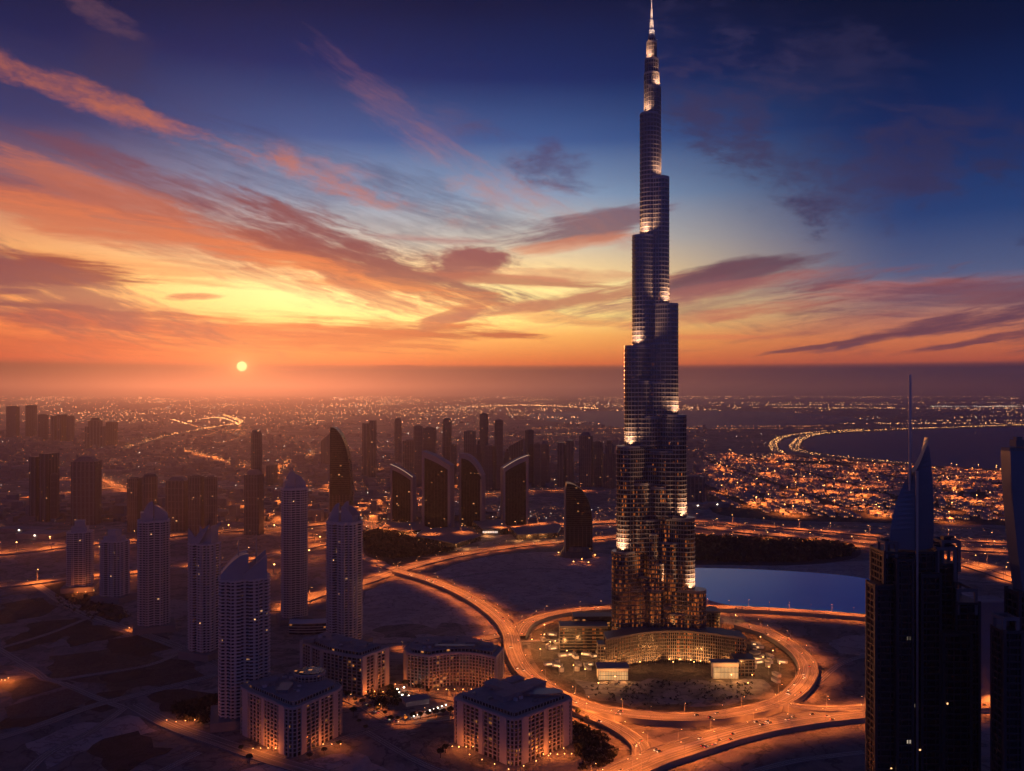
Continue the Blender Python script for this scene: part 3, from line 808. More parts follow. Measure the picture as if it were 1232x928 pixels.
# lower flanks between the wings, stepping out towards the foot
for ang, L, wd, py in ((250,14,8,560),(290,15,8,600),(262,18,9,640),(284,20,9.5,675),(270,23,12,705),(238,24,8,690),(302,26,8,725)):
    poly = stadium(L, wd, R(ang), -1.0); gl.prism(poly, 0, tz(py))
    rings(sl, poly, GAP+.02*L, tz(py), GAP, 1.1, .6+.004*L); fins(fn, poly, 0, tz(py), 2.7, .45, .8)
    sl.prism(off_poly(poly, .4), tz(py)-1, tz(py)+1.3)
c_ = gl.build('core', m_facade, tower); sl.build('floor_band', m_tsteel, c_); fn.build('mullion', m_tsteel, c_)
sp = MB()
for za, zb, r0, r1 in ((tz(50), tz(38), 3.8, 3.2), (tz(38), tz(24), 2.6, 2.0), (tz(24), tz(11), 1.6, 1.2), (tz(11), tz(-3), .95, .45)):
    sp.tube(0, 0, za-.5, zb, r0, r1, 12)
sp.build('spire', m_spire, tower)
# terrace floodlights washing the foot of each tier
def flood(px_off, py_off, z, aim, e, ang=70, parent=tower, c=WARM):
    b = MB(); b.box(0, 0, 0, 1.2, .8, .8); f = b.build('floodlight', m_pole, parent); f.location = (px_off, py_off, z)
    d = Vector(aim) - Vector((px_off, py_off, z))
    light(f, 'SPOT', (0, 0, 1.1), e, c, tuple(d), ang, .8, .6)
for ts, angd in ((left, 206), (right, -26)):
    a = R(angd)
    for k in range(len(ts)-1):
        e, wd, L, zt = ts[k]; zl = ts[k+1][3]
        sgn = -1 if angd > 90 else 1
        fa = a + sgn*R(-28) if sgn > 0 else a + R(28)     # turned towards the viewer's side of the nose
        nx, ny = math.cos(a)*L + math.cos(fa)*wd, math.sin(a)*L + math.sin(fa)*wd
        ox, oy = math.cos(fa), math.sin(fa)
        H_ = min(48, (zt-zl)*.5)
        flood(nx + ox*8.5, ny + oy*8.5, zl+2.2, (nx-ox*.5, ny-oy*.5, zl + H_*.55), 950000*(1 if e > 15 else .45)*(1.3 if zl < 250 else 1), 128, c=(1, .44, .17))
for a_ in (-2.2, -.9):
    flood(math.cos(a_)*9, math.sin(a_)*9, tz(52)+1, (0, 0, tz(14)), 900000, 44, c=(1, .62, .40))
# podium: concave front block with fins
arc = []
for i in range(17):
    t = i/16; px = 722 + (879-722)*t; x = XW(px, TD) - TX
    y = -80 + 34*math.sin(math.pi*min(1, max(0, t*1.02)))**1.0 + 6*t
    arc.append((x, y))
pod = arc + [(x, y+30) for x, y in reversed(arc)]
gl, sl, fn = MB(), MB(), MB()
gl.prism(pod, 0, 38); rings(sl, pod, 4.2, 37, 4.2, .7, .45); sl.prism(off_poly(pod, .6), 37, 39.5); fins(fn, pod, 0, 37.5, 2.4, .55, 1.0, edges=set(range(16)) | {32, 33, 16})
p_ = gl.build('podium', m_facade, tower); sl.build('floor_band', m_pod, p_); fn.build('facade_pier', m_pod, p_)
def lowblock(name, px0, px1, pyt, pyb, dep, mat_g, piers=True, z0=0, fh=4.0):
    D = G(0, pyb)[1]; x0, x1 = XW(px0, D)-TX, XW(px1, D)-TX; h = ZH(pyt, D)
    poly = rect(x1-x0, dep, (x0+x1)/2, D-TD+dep/2); gl, sl = MB(), MB()
    gl.prism(poly, 0, h-.5); rings(sl, poly, fh, h-.6, fh, .8, .5); sl.prism(off_poly(poly, .7), h-.9, h+.5)
    if piers: fins(sl, poly, 0, h-.6, 4, .5, .6)
    o = gl.build(name, mat_g, tower); sl.build('floor_band', m_pod, o); return o
lowblock('annex', 674, 731, 754, 786, 26, m_facade, False)
lowblock('annex', 690, 736, 742, 778, 20, m_mid, False)
lowblock('annex', 842, 866, 736, 778, 26, m_facade)
lowblock('annex', 845, 889, 766, 797, 30, m_mid)
lowblock('annex', 884, 908, 794, 814, 24, m_facade)
lowblock('annex', 720, 742, 776, 806, 18, m_facade)
def pavilion(px0, px1, pyt, pyb, dep, lab):
    D = G(0, pyb)[1]; x0, x1 = XW(px0, D), XW(px1, D); h = ZH(pyt, D)
    r = empty('entrance_pavilion', ((x0+x1)/2, D+dep/2, 0), 0, lab, 'pavilion')
    b = MB(); b.prism(rect(x1-x0-2, dep-2), 0, h-1); b.build('wall', m_white, r)
    b = MB(); b.prism(rect(x1-x0+1.5, dep+1.5), h-1, h); b.build('roof', m_roof, r)
    b = MB(); n = 6
    for i in range(n): b.box(-(x1-x0)/2+1.5+(x1-x0-3)*(i+.5)/n, -dep/2+.9, .8, (x1-x0-3)/n*.86, .3, h*.62)
    b.build('lit_glazing', emit('pavilion_glow', (1, .55, .22), .62), r)
    b = MB()
    for i in range(19): b.box(-(x1-x0)/2+1.5+(x1-x0-3)*i/18, -dep/2+.6, .5, .35, .4, h*.7)
    b.box(0, -dep/2+.55, h*.38, x1-x0-3, .35, .5); b.build('glazing_bar', m_dark, r)
    for i in (-1, 1): light(r, 'POINT', (i*(x1-x0)*.3, -dep/2-7, 4), 6000, WARM, size=.8)
    return r
pavilion(719, 757, 804, 819, 22, 'white lit entrance pavilion left of the tower podium')
pavilion(857, 890, 797, 817, 12, 'cream floodlit entrance block at the right end of the tower podium')
for i in range(13):
    t = (i+.5)/13; k = min(15, int(t*16)); x, y = arc[k]
    flood(x, y-7, .6, (x, y, 13), 60000, 110)
for px, py, e in ((682,792,14000),(700,796,12000),(668,780,16000),(655,772,14000),(650,790,8000),(640,778,8000),(905,822,9000),(925,812,8000),(930,792,7000),(915,775,6000),(700,770,8000),(770,806,5000),(810,806,5000),(835,806,6000),(880,822,8000),(704,815,8000),(690,810,10000),(673,812,7000),(740,824,6000),(662,781,9000),(690,762,9000),(711,758,9000),(655,760,6000),(730,790,6000),(905,800,7000),(938,808,6000),(918,800,7000),(900,832,5000),(720,832,5000),(860,745,5000),(885,748,5000)):
    x, y = G(px, py)
    ym = empty('yard_light', (x, y, 0), 0, 'short work light mast standing in the yard around the tower', 'work light', 'work lights in the tower yard')
    b = MB(); b.tube(0,0,0,9,.25,.2,6); b.build('pole', m_pole, ym)
    b = MB(); b.octa(0,0,9.6,.7,.5); b.build('lamp_head', m_lampE, ym)
    light(ym, 'POINT', (0,0,10.8), e*1.5, WARM, size=.6)

random.seed(91); YARD = [G(*p) for p in [(648,768),(690,748),(735,745),(740,800),(700,815),(670,812),(650,790)]]; YARD2 = [G(*p) for p in [(905,770),(925,778),(945,800),(935,825),(912,822),(905,800)]]
cab = empty('site_cabin', (0,0,0), 0, 'flat roofed site cabin standing in the yard around the great tower', 'cabin', 'site cabins in the tower yard')
b = MB(); b.box(0,0,0,12,5,3.4); b.build('wall', m_conc, cab); b = MB(); b.box(0,0,3.4,12.6,5.6,.4); b.build('roof', m_concd, cab); b = MB(); b.box(0,-2.6,1.2,7,.15,1.3); b.build('lit_window', m_win, cab)
tk = empty('storage_tank', (0,0,0), 0, 'squat round storage tank standing in the yard around the great tower', 'tank', 'storage tanks in the tower yard')
b = MB(); b.tube(0,0,0,5,3.4,3.4,14); b.build('shell', m_conc2, tk); b = MB(); b.tube(0,0,5,6.2,3.6,.4,14); b.build('lid', m_concd, tk)
crane_n = 0; used_c = [0, 0]
for Y_, cnt in ((YARD, 46), (YARD2, 20)):
    xs = [p[0] for p in Y_]; ys = [p[1] for p in Y_]; k = 0
    while k < cnt:
        x, y = random.uniform(min(xs), max(xs)), random.uniform(min(ys), max(ys))
        if not inpoly(x, y, Y_): continue
        w_ = 0 if random.random() < .75 else 1; pr_ = (cab, tk)[w_]; c = pr_ if not used_c[w_] else copy_tree(pr_); used_c[w_] = 1
        c.location = (x, y, .13); c.rotation_euler[2] = random.choice((.3, .3+math.pi/2, -.4)); k += 1

# ------------------------------------------------------------------ residential towers, left
def res_tower(pxl, pxr, pyt, pyb, rot, crown, lab, masts=0, dratio=.9, lit=1):
    pc = (pxl+pxr)/2; x, D = G(pc, pyb); wpx = (pxr-pxl)/FP*D; rt = R(rot)
    k = abs(math.cos(rt)) + dratio*abs(math.sin(rt)); W = wpx/k; Dp = W*dratio; H = ZH(pyt, D)
    r = empty('residential_tower', (x, D, 0), rt, lab, 'tower')
    hc = min(H*.16, 26); hb = H - hc
    a, c = W/2, Dp/2
    plan = [(-a*.55,-c),(-a*.2,-c),(-a*.2,-c*.86),(a*.2,-c*.86),(a*.2,-c),(a*.55,-c),(a*.62,-c*.8),(a*.9,-c*.72),(a,-c*.4),(a*.9,-c*.1),(a*.9,c*.1),(a,c*.4),(a*.9,c*.72),(a*.62,c*.8),(a*.55,c),(-a*.55,c),(-a*.62,c*.8),(-a*.9,c*.72),(-a,c*.4),(-a*.9,c*.1),(-a*.9,-c*.1),(-a,-c*.4),(-a*.9,-c*.72),(-a*.62,-c*.8)]
    b = MB(); b.prism(plan, 0, hb); g_ = b.build('glazing', m_res, r)
    b = MB(); rings(b, plan, 3.4, hb-1, 3.4, 1.35, 1.25); b.prism(off_poly(plan, 1.4), hb-1.1, hb+.8); b.build('balcony_slab', m_conc, r)
    b = MB()
    for (px_, py_, w_, d_) in ((-a*.38,-c,a*.13,.9),(a*.38,-c,a*.13,.9),(-a*.55,-c,.9,1.2),(a*.55,-c,.9,1.2),(0,-c*.86,a*.12,1.0),(-a*.76,-c*.76,a*.1,1.4),(a*.76,-c*.76,a*.1,1.4),
                              (a*.9,0,1.2,c*.22),(-a*.9,0,1.2,c*.22),(a*.95,-c*.56,1.0,c*.12),(-a*.95,-c*.56,1.0,c*.12),(a*.95,c*.56,1.0,c*.12),(-a*.95,c*.56,1.0,c*.12),
                              (-a*.38,c,a*.13,.9),(a*.38,c,a*.13,.9),(-a*.76,c*.76,a*.1,1.4),(a*.76,c*.76,a*.1,1.4)):
        b.box(px_, py_, 0, w_*.62+.5, d_+1.3, hb+1.2)
    b.build('pier', m_conc2, r)
    # crown of two facing curved shells
    b = MB()
    def arcp(x0, x1, z0, z1, bulge, n=10):
        pts = []
        for i in range(n+1):
            t = i/n; pts.append((x0+(x1-x0)*t, z0+(z1-z0)*math.sin(t*math.pi/2)**bulge))
        return pts
    if crown == 'shells':
        for s_ in (-1, 1):
            pr = [(-a*.9, hb+.6)] + [(p, q) for p, q in arcp(-a*.9, -a*.05, hb+2, H, 1.0)] + [(-a*.05, hb+.6)]
            pr2 = [(a*.05, hb+.6)] + [(p, q) for p, q in arcp(a*.9, a*.05, hb+hc*.35, H-hc*.2, 1.0)][::-1] + [(a*.9, hb+.6)]
            b.extr(pr, (0, s_*c*.62), (1,0), (0,1), 1.6); b.extr(pr2, (0, s_*c*.5), (1,0), (0,1), 1.6)
        b.box(-a*.5, 0, hb+.5, a*.7, c*1.0, hc*.45); b.box(a*.5, 0, hb+.5, a*.6, c*.8, hc*.3)
    elif crown == 'wedge':
        for s_ in (-1, 1):
            b.extr([(-a*.95, hb+.6),(a*.05, hb+.6),(a*.95, H-hc*.1),(a*.95, H),(-a*.0, hb+hc*.55),(-a*.3,hb+hc*.3),(-a*.95, hb+hc*.75)], (0, s_*c*.72), (1,0), (0,1), 1.5)
        b.extr([(-a*.1, hb+.6),(a*.95, hb+.6),(a*.95, H-2),(a*.1, hb+hc*.3)], (0,0), (1,0), (0,1), c*.9)
    elif crown == 'sail':
        for s_, kx in ((-1, 1.0), (1, .93)):
            pr = [(-a*.95, hb+.6)] + arcp(-a*.95, a*.15, hb+hc*.25, H, 1.0) + [(a*.15, hb+.6)]
            b.extr(pr, (0, s_*c*.6), (1,0), (0,1), 1.6)
        pr = [(-a*.05, hb+.6),(a*.9, hb+.6),(a*.9, H-hc*.04),(-a*.05, hb+hc*.22)]
        b.extr(pr, (0, -c*.8), (1,0), (0,1), 1.6); b.extr(pr, (0, c*.8), (1,0), (0,1), 1.6)
        # curved metal roof sheet
        q = arcp(-a*.95, a*.1, hb+hc*.2, H-1, 1.0)
        b.extr(q + [(p, z_-1.2) for p, z_ in reversed(q)], (0,0), (1,0), (0,1), c*1.2)
    else:
        b.prism(rect(a*1.3, c*1.3), hb+.5, hb+hc*.45); b.prism(rect(a*.8, c*.8), hb+hc*.45, H)
    b.build('crown', m_crown if crown != 'plain' else m_conc2, r)
    for k2 in range(masts):
        b = MB(); b.tube((-.15+.45*k2)*a*1.6, -c*.2*k2, hb+hc*.3, H+(12+6*k2 if masts > 1 else 34), .9, .4, 6); b.build('mast', m_pole, r)
    # podium with a lit entrance
    b = MB(); b.prism(rect(W*1.35, Dp*1.4), 0, 9); rings(b, rect(W*1.35, Dp*1.4), 4, 8.5, 4, .6, .4); b.build('podium', m_concd, r)
    wl = []
    for _ in range(lit):
        sx = random.choice((-.3, .05, .3)); wl.append((a*sx + a*.1, -c-1.5, 3.4*random.randint(6, int(hb/3.4)-3)+1.5, 1.1, 1.0, 0))
    tag_part_windows(r, wl)
    return r, D, H, W
def firelights(px0, px1, py, n, e, lab, jitter=4):
    for i in range(n):
        px = px0+(px1-px0)*(i+.5)/n; x, y = G(px, py + random.uniform(-jitter, jitter)*.4)
        ym = empty('ground_light', (x, y, 0), 0, lab, 'light', lab + ' (row)')
        b = MB(); b.tube(0,0,0,3.2,.15,.12,6); b.build('pole', m_pole, ym)
        b = MB(); b.octa(0,0,3.6,.42,.3); b.build('lamp_head', m_lampE, ym)
        light(ym, 'POINT', (0,0,4.2), e*.6, SODIUM, size=.4)
res_tower(163,207,604,757,24,'shells','tall pale balcony tower with notched crown just right of the two short towers')
res_tower(226,266,629,789,-20,'wedge','balcony tower with slanting blue crown just left of the twin mast tower')
res_tower(260,328,664,866,18,'sail','widest foreground balcony tower with curved roof shell and two masts',2,.8)
res_tower(336,372,566,748,22,'shells','slender tall balcony tower with rounded crown and single needle mast',1)
res_tower(391,438,604,778,-22,'shells','balcony tower with split pointed crown right behind the midrise blocks')
res_tower(80,113,626,710,16,'plain','short balcony tower, leftmost of the near residential towers')
res_tower(121,155,637,722,-14,'plain','short flat topped balcony tower second from the left, beside the leftmost one')
firelights(88,118,714,3,14000,'low orange light glowing at the foot of the leftmost near tower')
firelights(150,195,757,4,10000,'low orange light beside the tall notched tower at left')
firelights(226,256,793,4,16000,'low orange light at the foot of the slanting crown tower')
firelights(0,12,822,3,26000,'orange bonfire-like ground light at the left picture edge',8)
firelights(195,240,872,4,7000,'low orange light on the track left of the corner hotel')
for px, py, e in ((330,690,9000),(318,690,9000),(120,667,20000),(20,662,20000),(60,655,14000),(142,700,9000),(372,672,14000),(385,655,20000),(330,640,16000),(310,640,12000),(275,640,12000)):
    x, y = G(px, py); ym = empty('flood_mast', (x,y,0), 0, 'isolated floodlight mast glowing among the left districts', 'mast light', 'floodlight masts among the left districts')
    b = MB(); b.tube(0,0,0,16,.4,.3,6); b.build('pole', m_pole, ym)
    b = MB(); b.octa(0,0,16.6,1.6,1.0); b.build('lamp_head', m_lampE, ym)
    light(ym, 'POINT', (0,0,18), e*4, SODIUM, size=1)
# curved low pavilion block behind the tall tower
r = empty('low_rise_block', (*G(378,762), 0), R(10), 'low curved dark block linking the feet of the two needle towers', 'building')
b = MB(); arc2 = [(-34+68*t/10, -6*math.sin(math.pi*t/10)) for t in range(11)]; pl = arc2 + [(x_, y_+22) for x_, y_ in reversed(arc2)]
b.prism(pl, 0, 15); b.build('wall', m_mid, r); b = MB(); rings(b, pl, 3, 14, 3.6, 1, .5); b.prism(off_poly(pl, .8), 14.6, 15.6); b.build('floor_band', m_conc, r)

# ------------------------------------------------------------------ midrise hotels, lower middle
def midrise(corners, h, lab, rot_parts=True, concave=0, roofbits=3, bay=6.0, solid=(.0,)):
    poly = [tuple(c) for c in corners]; cx = sum(p[0] for p in poly)/len(poly); cy_ = sum(p[1] for p in poly)/len(poly)
    r = empty('midrise_block', (cx, cy_, 0), 0, lab, 'building'); poly = [(x-cx, y-cy_) for x, y in poly]
    gl, sl, pi = MB(), MB(), MB(); fh = 3.7; n = len(poly)
    gl.prism(poly, 0, h); rings(sl, poly, fh, h-1, fh, .75, 1.0); sl.prism(off_poly(poly, 1.2), h-.4, h+1.0)
    for i in range(n):
        a, c = Vector(poly[i]), Vector(poly[(i+1) % n]); L = (c-a).length; t = (c-a)/L; ang = math.atan2(t.y, t.x); nr = Vector((t.y, -t.x))
        k = max(1, round(L/bay))
        for j in range(k+1):
            p = a+t*(L*j/k)+nr*.35; wide = .75
            pi.box(p.x, p.y, 0, wide, 2.1, h+.6, ang)
        if L > 30:           # blank wall panels between the glazed bays, as in the photo
            for f0, f1 in ((.0, .13), (.46, .53), (.87, 1.0)):
                p = a+t*(L*(f0+f1)/2)+nr*.6; pi.box(p.x, p.y, 0, L*(f1-f0), 1.7, h+1.4, ang)
    gl.build('glazing', m_mid, r); sl.build('floor_band', m_conc2, r); pi.build('facade_pier', m_conc2, r)
    b = MB(); ip = off_poly(poly, -1.0); b.prism(off_poly(poly, -4), h, h+.35); b.build('roof', m_roof, r)
    ring = MB(); op, inn = off_poly(poly, .8), off_poly(poly, -.4); ring.add([(x, y, h+1.0) for x, y in op]+[(x, y, h+2.2) for x, y in op]+[(x, y, h+2.2) for x, y in inn]+[(x, y, h+.3) for x, y in inn],
        [(i+q*n, (i+1)%n+q*n, (i+1)%n+(q+1)*n, i+(q+1)*n) for q in range(3) for i in range(n)]); ring.build('parapet', m_conc2, r)
    pin = off_poly(poly, -6.5); b = MB(); b.prism(pin, h+.3, h+4.2); b.build('penthouse', m_mid, r); b = MB(); b.prism(off_poly(pin, .9), h+4.2, h+4.9); b.build('penthouse_roof', m_roof, r)
    b = MB(); fins(b, pin, h+.3, h+4.2, 4, .8, .5); b.build('penthouse_pier', m_conc2, r)
    rnd = random.Random(int(abs(cx)*7)); xs = [p[0] for p in poly]; ys = [p[1] for p in poly]; inner = off_poly(poly, -10); k = 0
    def inp(x, y):
        c = False; j = n-1
        for i in range(n):
            xi, yi = inner[i]; xj, yj = inner[j]
            if (yi > y) != (yj > y) and x < (xj-xi)*(y-yi)/(yj-yi)+xi: c = not c
            j = i
        return c
    for _ in range(60):
        x, y = rnd.uniform(min(xs), max(xs)), rnd.uniform(min(ys), max(ys))
        if inp(x, y) and k < 16:
            k += 1; b = MB(); b.box(0, 0, 0, rnd.uniform(2, 4.5), rnd.uniform(2, 3.5), rnd.uniform(1.2, 2.6), .78); o = b.build('roof_unit', rnd.choice((m_conc, m_pole, m_concd)), r); o.location = (x, y, h+4.9)
    return r, poly
def rp(r, poly, name, z, h, mat, ang=0, cyl=False):
    z += 4.5; b = MB(); b.prism(poly, z, z+h); b.prism(off_poly(poly, .7), z+h, z+h+.8); return b.build(name, mat, r)
def quad(px, z=0): return [G(*p) for p in px]
def round_corner(pts, rad, n=5):
    outp = []; m = len(pts)
    for i in range(m):
        a, b_, c = Vector(pts[i-1]), Vector(pts[i]), Vector(pts[(i+1) % m]); d1, d2 = (a-b_).normalized(), (c-b_).normalized()
        p, q = b_+d1*rad, b_+d2*rad
        for k in range(n+1):
            t = k/n; outp.append(tuple((1-t)**2*p + 2*t*(1-t)*b_ + t*t*q))
    return outp
# M4 square block, bottom centre
D0 = 797; sq = [(2,D0),(60,D0+58),(2,D0+118),(-58,D0+60)]
r, poly = midrise(round_corner(sq, 9, 4), 41, 'square ten storey block with rounded corner and roof court at the bottom centre')
for q in ((0,-6,40,14,R(45)),(-12,14,14,34,R(45)),(16,16,30,16,R(45)),(0,30,20,12,R(45))):
    p = [(q[0]+(x*math.cos(q[4])-y*math.sin(q[4])), q[1]+(x*math.sin(q[4])+y*math.cos(q[4]))) for x, y in rect(q[2], q[3])]
    rp(r, p, 'roof_house', 41.3, 3.5+q[2]*.04, m_roof)
cz = [(14*math.cos(2*math.pi*i/20)*1.5+26, 9*math.sin(2*math.pi*i/20)-2) for i in range(20)]; rp(r, cz, 'roof_canopy', 42, 2.2, m_bluemetal)
# M1 corner hotel, bottom left
r, poly = midrise(round_corner([(-202,815),(-166,878),(-210,925),(-238,915),(-272,880)], 11, 4), 44, 'corner hotel block with drum shaped penthouse at the lower left of the midrise group')
dr = [(15*math.cos(2*math.pi*i/24)+14, 12*math.sin(2*math.pi*i/24)+10) for i in range(24)]
b = MB(); b.prism(dr, 44.3, 57); b.build('penthouse', m_mid, r); b = MB(); rings(b, dr, 47, 54, 3, .6, .6); b.prism(off_poly(dr, 1.2), 54.6, 56); fins(b, dr, 44.3, 54.5, 4, .7, .9); b.build('penthouse_band', m_conc2, r)
rp(r, rect(14, 12, -22, -6), 'roof_house', 44.3, 4, m_roof); rp(r, rect(10, 22, -2, -24), 'roof_house', 44.3, 3, m_bluemetal)
# M2
r, poly = midrise([(-166,985),(-143,1021),(-150,1075),(-236,1090),(-246,1052)] and [(-167,986),(-143,1024),(-228,1086),(-250,1050),(-215,1012),(-190,996)], 41, 'long curved front block with rounded bays behind the corner hotel')
for q in ((6,10),( -18,14),(-38,18),(26,-8)): rp(r, rect(12, 10, q[0]+0, q[1]-8), 'roof_house', 41.3, 3.4, m_roof)
# M3 concave block
fr = [G(482,822),G(514,829)]; c1, c2 = Vector(G(516,829)), Vector(G(596,831))
mid = [tuple(c1.lerp(c2, t) + Vector((0, 16*math.sin(math.pi*t)))) for t in (0,.15,.3,.45,.6,.75,.9,1)]
bk = [(mid[-1][0]+8, mid[-1][1]+36), (-55, 1085), (-118, 1078)]
r, poly = midrise([(-126, 1040), (-120, 1018)] + mid + bk, 36, 'concave crescent fronted block with arched bays right of the long curved block', bay=4.5)
for q in ((-30,8),(-8,22),(20,14),(38,4)): rp(r, rect(14, 9, q[0], q[1]), 'roof_house', 36.3, 3.2, m_roof)
rp(r, rect(46, 5, 0, 2), 'roof_beam', 36.3, 2.0, m_bluemetal)
random.seed(21)
firelights(540,615,903,9,5200,'uplight along the left foot of the square bottom block',1)
firelights(624,692,912,8,5200,'uplight along the right foot of the square bottom block',1)
for i, (px, py) in enumerate([(552,905),(565,911),(580,918),(595,923),(612,930),(630,928),(645,921),(660,914),(678,906)]):
    firelights(px, px, py, 1, 2500, 'small wall washer at the foot of the square bottom block')
firelights(300,345,905,5,9000,'uplight along the left foot of the corner hotel',1)
firelights(352,415,900,6,8000,'uplight along the right foot of the corner hotel',1)
firelights(425,466,836,4,8000,'uplight at the foot of the long curved block',1)
firelights(512,602,833,9,4200,'uplight along the concave front of the crescent block',1)
firelights(470,492,826,2,5000,'uplight left of the crescent block')
# little square with white lights
for i in range(9):
    x, y = G(498+i*4.8, 864-i*1.7); ym = empty('bollard_light', (x, y, 0), 0, 'white bollard light in the row beside the little square', 'light', 'white bollard lights beside the little square')
    b = MB(); b.tube(0,0,0,1.6,.2,.2,6); b.build('post', m_pole, ym); b = MB(); b.octa(0,0,2.0,.8,.6); b.build('lamp_head', m_lampW, ym)
    light(ym, 'POINT', (0,-.2,2.4), 250, (1,.85,.7), size=.4)
for px, py in ((480,838),(484,841),(478,834),(486,832),(492,842)):
    x, y = G(px, py); ym = empty('kiosk_light', (x, y, 0), 0, 'bright white light cluster above the little square', 'light', 'white lights above the little square')
    b = MB(); b.tube(0,0,0,4,.2,.2,6); b.build('post', m_pole, ym); b = MB(); b.octa(0,0,4.5,1.1,.7); b.build('lamp_head', m_lampW, ym)
    light(ym, 'POINT', (0,0,3.8), 900, (1,.85,.7), size=.4)
x, y = G(500,846)
r = empty('garden_pavilion', (x, y, 0), R(24), 'low square pavilion with flat roof in the little square', 'pavilion')
b = MB(); b.prism(rect(26,16), 0, 5); b.build('wall', m_conc2, r); b = MB(); b.prism(rect(29,19), 5, 5.8); b.build('roof', m_roof, r)

# ------------------------------------------------------------------ business towers with framed glass fronts
def frame_tower(pxl, pxr, pyb, topl, topr, rot, lab, curved=False, dep=26, steps_=8, edge=0):
    pc = (pxl+pxr)/2; x, D = G(pc, pyb); rt = R(rot); wd = (pxr-pxl)/FP*D/(math.cos(rt)+abs(math.sin(rt))*.45)
    dep = wd*.45; hl_, hr_ = ZH(topl, D), ZH(topr, D); r = empty('framed_office_tower', (x, D+dep/2, 0), rt, lab, 'tower')
    a = wd/2; pts = []
    for i in range(steps_+1):
        t = i/steps_; zz = hl_+(hr_-hl_)*t
        if curved: zz = hl_+(hr_-hl_)*(t**2.6) if hl_ > hr_ else hl_+(hr_-hl_)*(1-(1-t)**2.2)
        else: zz += math.sin(math.pi*t)*wd*.05
        pts.append((-a+wd*t, zz))
    b = MB(); fw = wd*.085
    for i in range(steps_):                      # top band of the frame, full depth
        (x0, z0), (x1, z1) = pts[i], pts[i+1]; th = wd*.2
        b.extr([(x0, z0-th), (x1, z1-th), (x1, z1), (x0, z0)], (0,0), (1,0), (0,1), dep)
    b.extr([(-a,0),(-a+fw,0),(-a+fw,pts[0][1]-wd*.15),(-a,pts[0][1]-wd*.15)], (0,-.05), (1,0), (0,1), dep+.1)
    b.extr([(a-fw*1.1,0),(a,0),(a,pts[-1][1]-wd*.15),(a-fw*1.1,pts[-1][1]-wd*.15)], (0,-.05), (1,0), (0,1), dep+.1)
    b.build('frame', m_steelm, r)
    if edge:  # added glowing strip that imitates the sheen on the frame's top edge
        b = MB()
        for i in range(steps_):
            (x0, z0), (x1, z1) = pts[i], pts[i+1]
            if edge > i: b.extr([(x0, z0+.05), (x1, z1+.05), (x1, z1+.8), (x0, z0+.8)], (0, -dep/2), (1,0), (0,1), .8)
        b.build('glow_edge', m_edge, r)
    gz = [(-a+fw+.1, 0)] + [(a-fw*1.1-.1, 0)]
    inn = [(min(max(p, -a+fw+.1), a-fw*1.1-.1), z_-wd*.18) for p, z_ in pts]
    b = MB(); b.extr(gz + inn[::-1], (0, 0), (1,0), (0,1), dep-4.0); g_ = b.build('glass_front', m_off, r)
    b = MB()
    for i in range(1, 7): b.box(-a+fw+(wd-2.1*fw)*i/7, -dep/2+1.9, 0, .35, .4, min(hl_, hr_)-wd*.2)
    b.build('mullion', m_dark, g_)
    return r, D, a, dep
m_edge = emit('edge_glow', (1, .62, .40), .9)
m_steelm = plain('pale_stone_frame', (.20, .18, .20), .55, .1, var=.12, scale=.03)
frame_tower(469,500,628,559,574,-14,'low framed glass tower with bright edged roof, leftmost of the four sloping ones', edge=8)
frame_tower(507,546,637,543,560,-14,'widest framed glass tower with sloping top, second of the four sloping ones')
frame_tower(552,584,634,546,572,-16,'framed glass tower whose top curves down to the right, third of the four', curved=True)
frame_tower(602,636,632,563,548,14,'framed glass tower rising to the right, rightmost of the four sloping ones', edge=8)
def plinth(pix, h, lab, lights=0, sign=False):
    pts = [G(*p) for p in pix]; cx, cy_ = sum(p[0] for p in pts)/len(pts), sum(p[1] for p in pts)/len(pts)
    r = empty('podium_building', (cx, cy_, 0), 0, lab, 'building'); q = [(x-cx, y-cy_) for x, y in pts]; q = round_corner(q, 10, 4)
    b = MB(); b.prism(q, 0, h-1); b.build('wall', m_mid, r)
    b = MB(); rings(b, q, 3.5, h-1, 4, .7, .5); b.prism(off_poly(q, 2.2), h-1, h); b.build('roof', m_concd, r)
    if sign:
        yy = min(p[1] for p in q)
        b = MB()
        for i in range(9): b.box(-16+i*4, yy-2.6, h*.45, 3.1, .4, 4.5)
        b.build('lit_window', m_sign, r)
    b = MB(); n = len(q); e = off_poly(q, 2.35)
    for i in range(n):
        a, c = e[i], e[(i+1)%n]
        if a[1] < 0 and random.random() < .75:
            ang = math.atan2(c[1]-a[1], c[0]-a[0]); b.box((a[0]+c[0])/2, (a[1]+c[1])/2, h-1.2, math.hypot(c[0]-a[0], c[1]-a[1])*.8, .25, .6, ang)
    if b.v: b.build('glow_edge', m_edge, r)
    for k in range(lights):
        t = (k+.5)/lights; xx = min(p[0] for p in q)*(1-t)+max(p[0] for p in q)*t
        light(r, 'POINT', (xx, min(p[1] for p in q)-14, 5), 26000, WARM, size=1)
plinth([(462,633),(500,633),(520,640),(490,644),(460,641)], 9, 'low round cornered hall in front of the leftmost sloping tower', 1)
plinth([(508,641),(560,638),(580,650),(548,660),(500,650)], 10, 'broad low podium hall in front of the widest sloping tower', 3)
plinth([(566,632),(606,632),(612,643),(580,645)], 15, 'dark curved hall with a white lit strip window between two sloping towers', 1, True)
plinth([(612,640),(668,632),(676,638),(672,647),(622,650)], 12, 'flat podium hall with lit edge right of the sloping towers', 3)
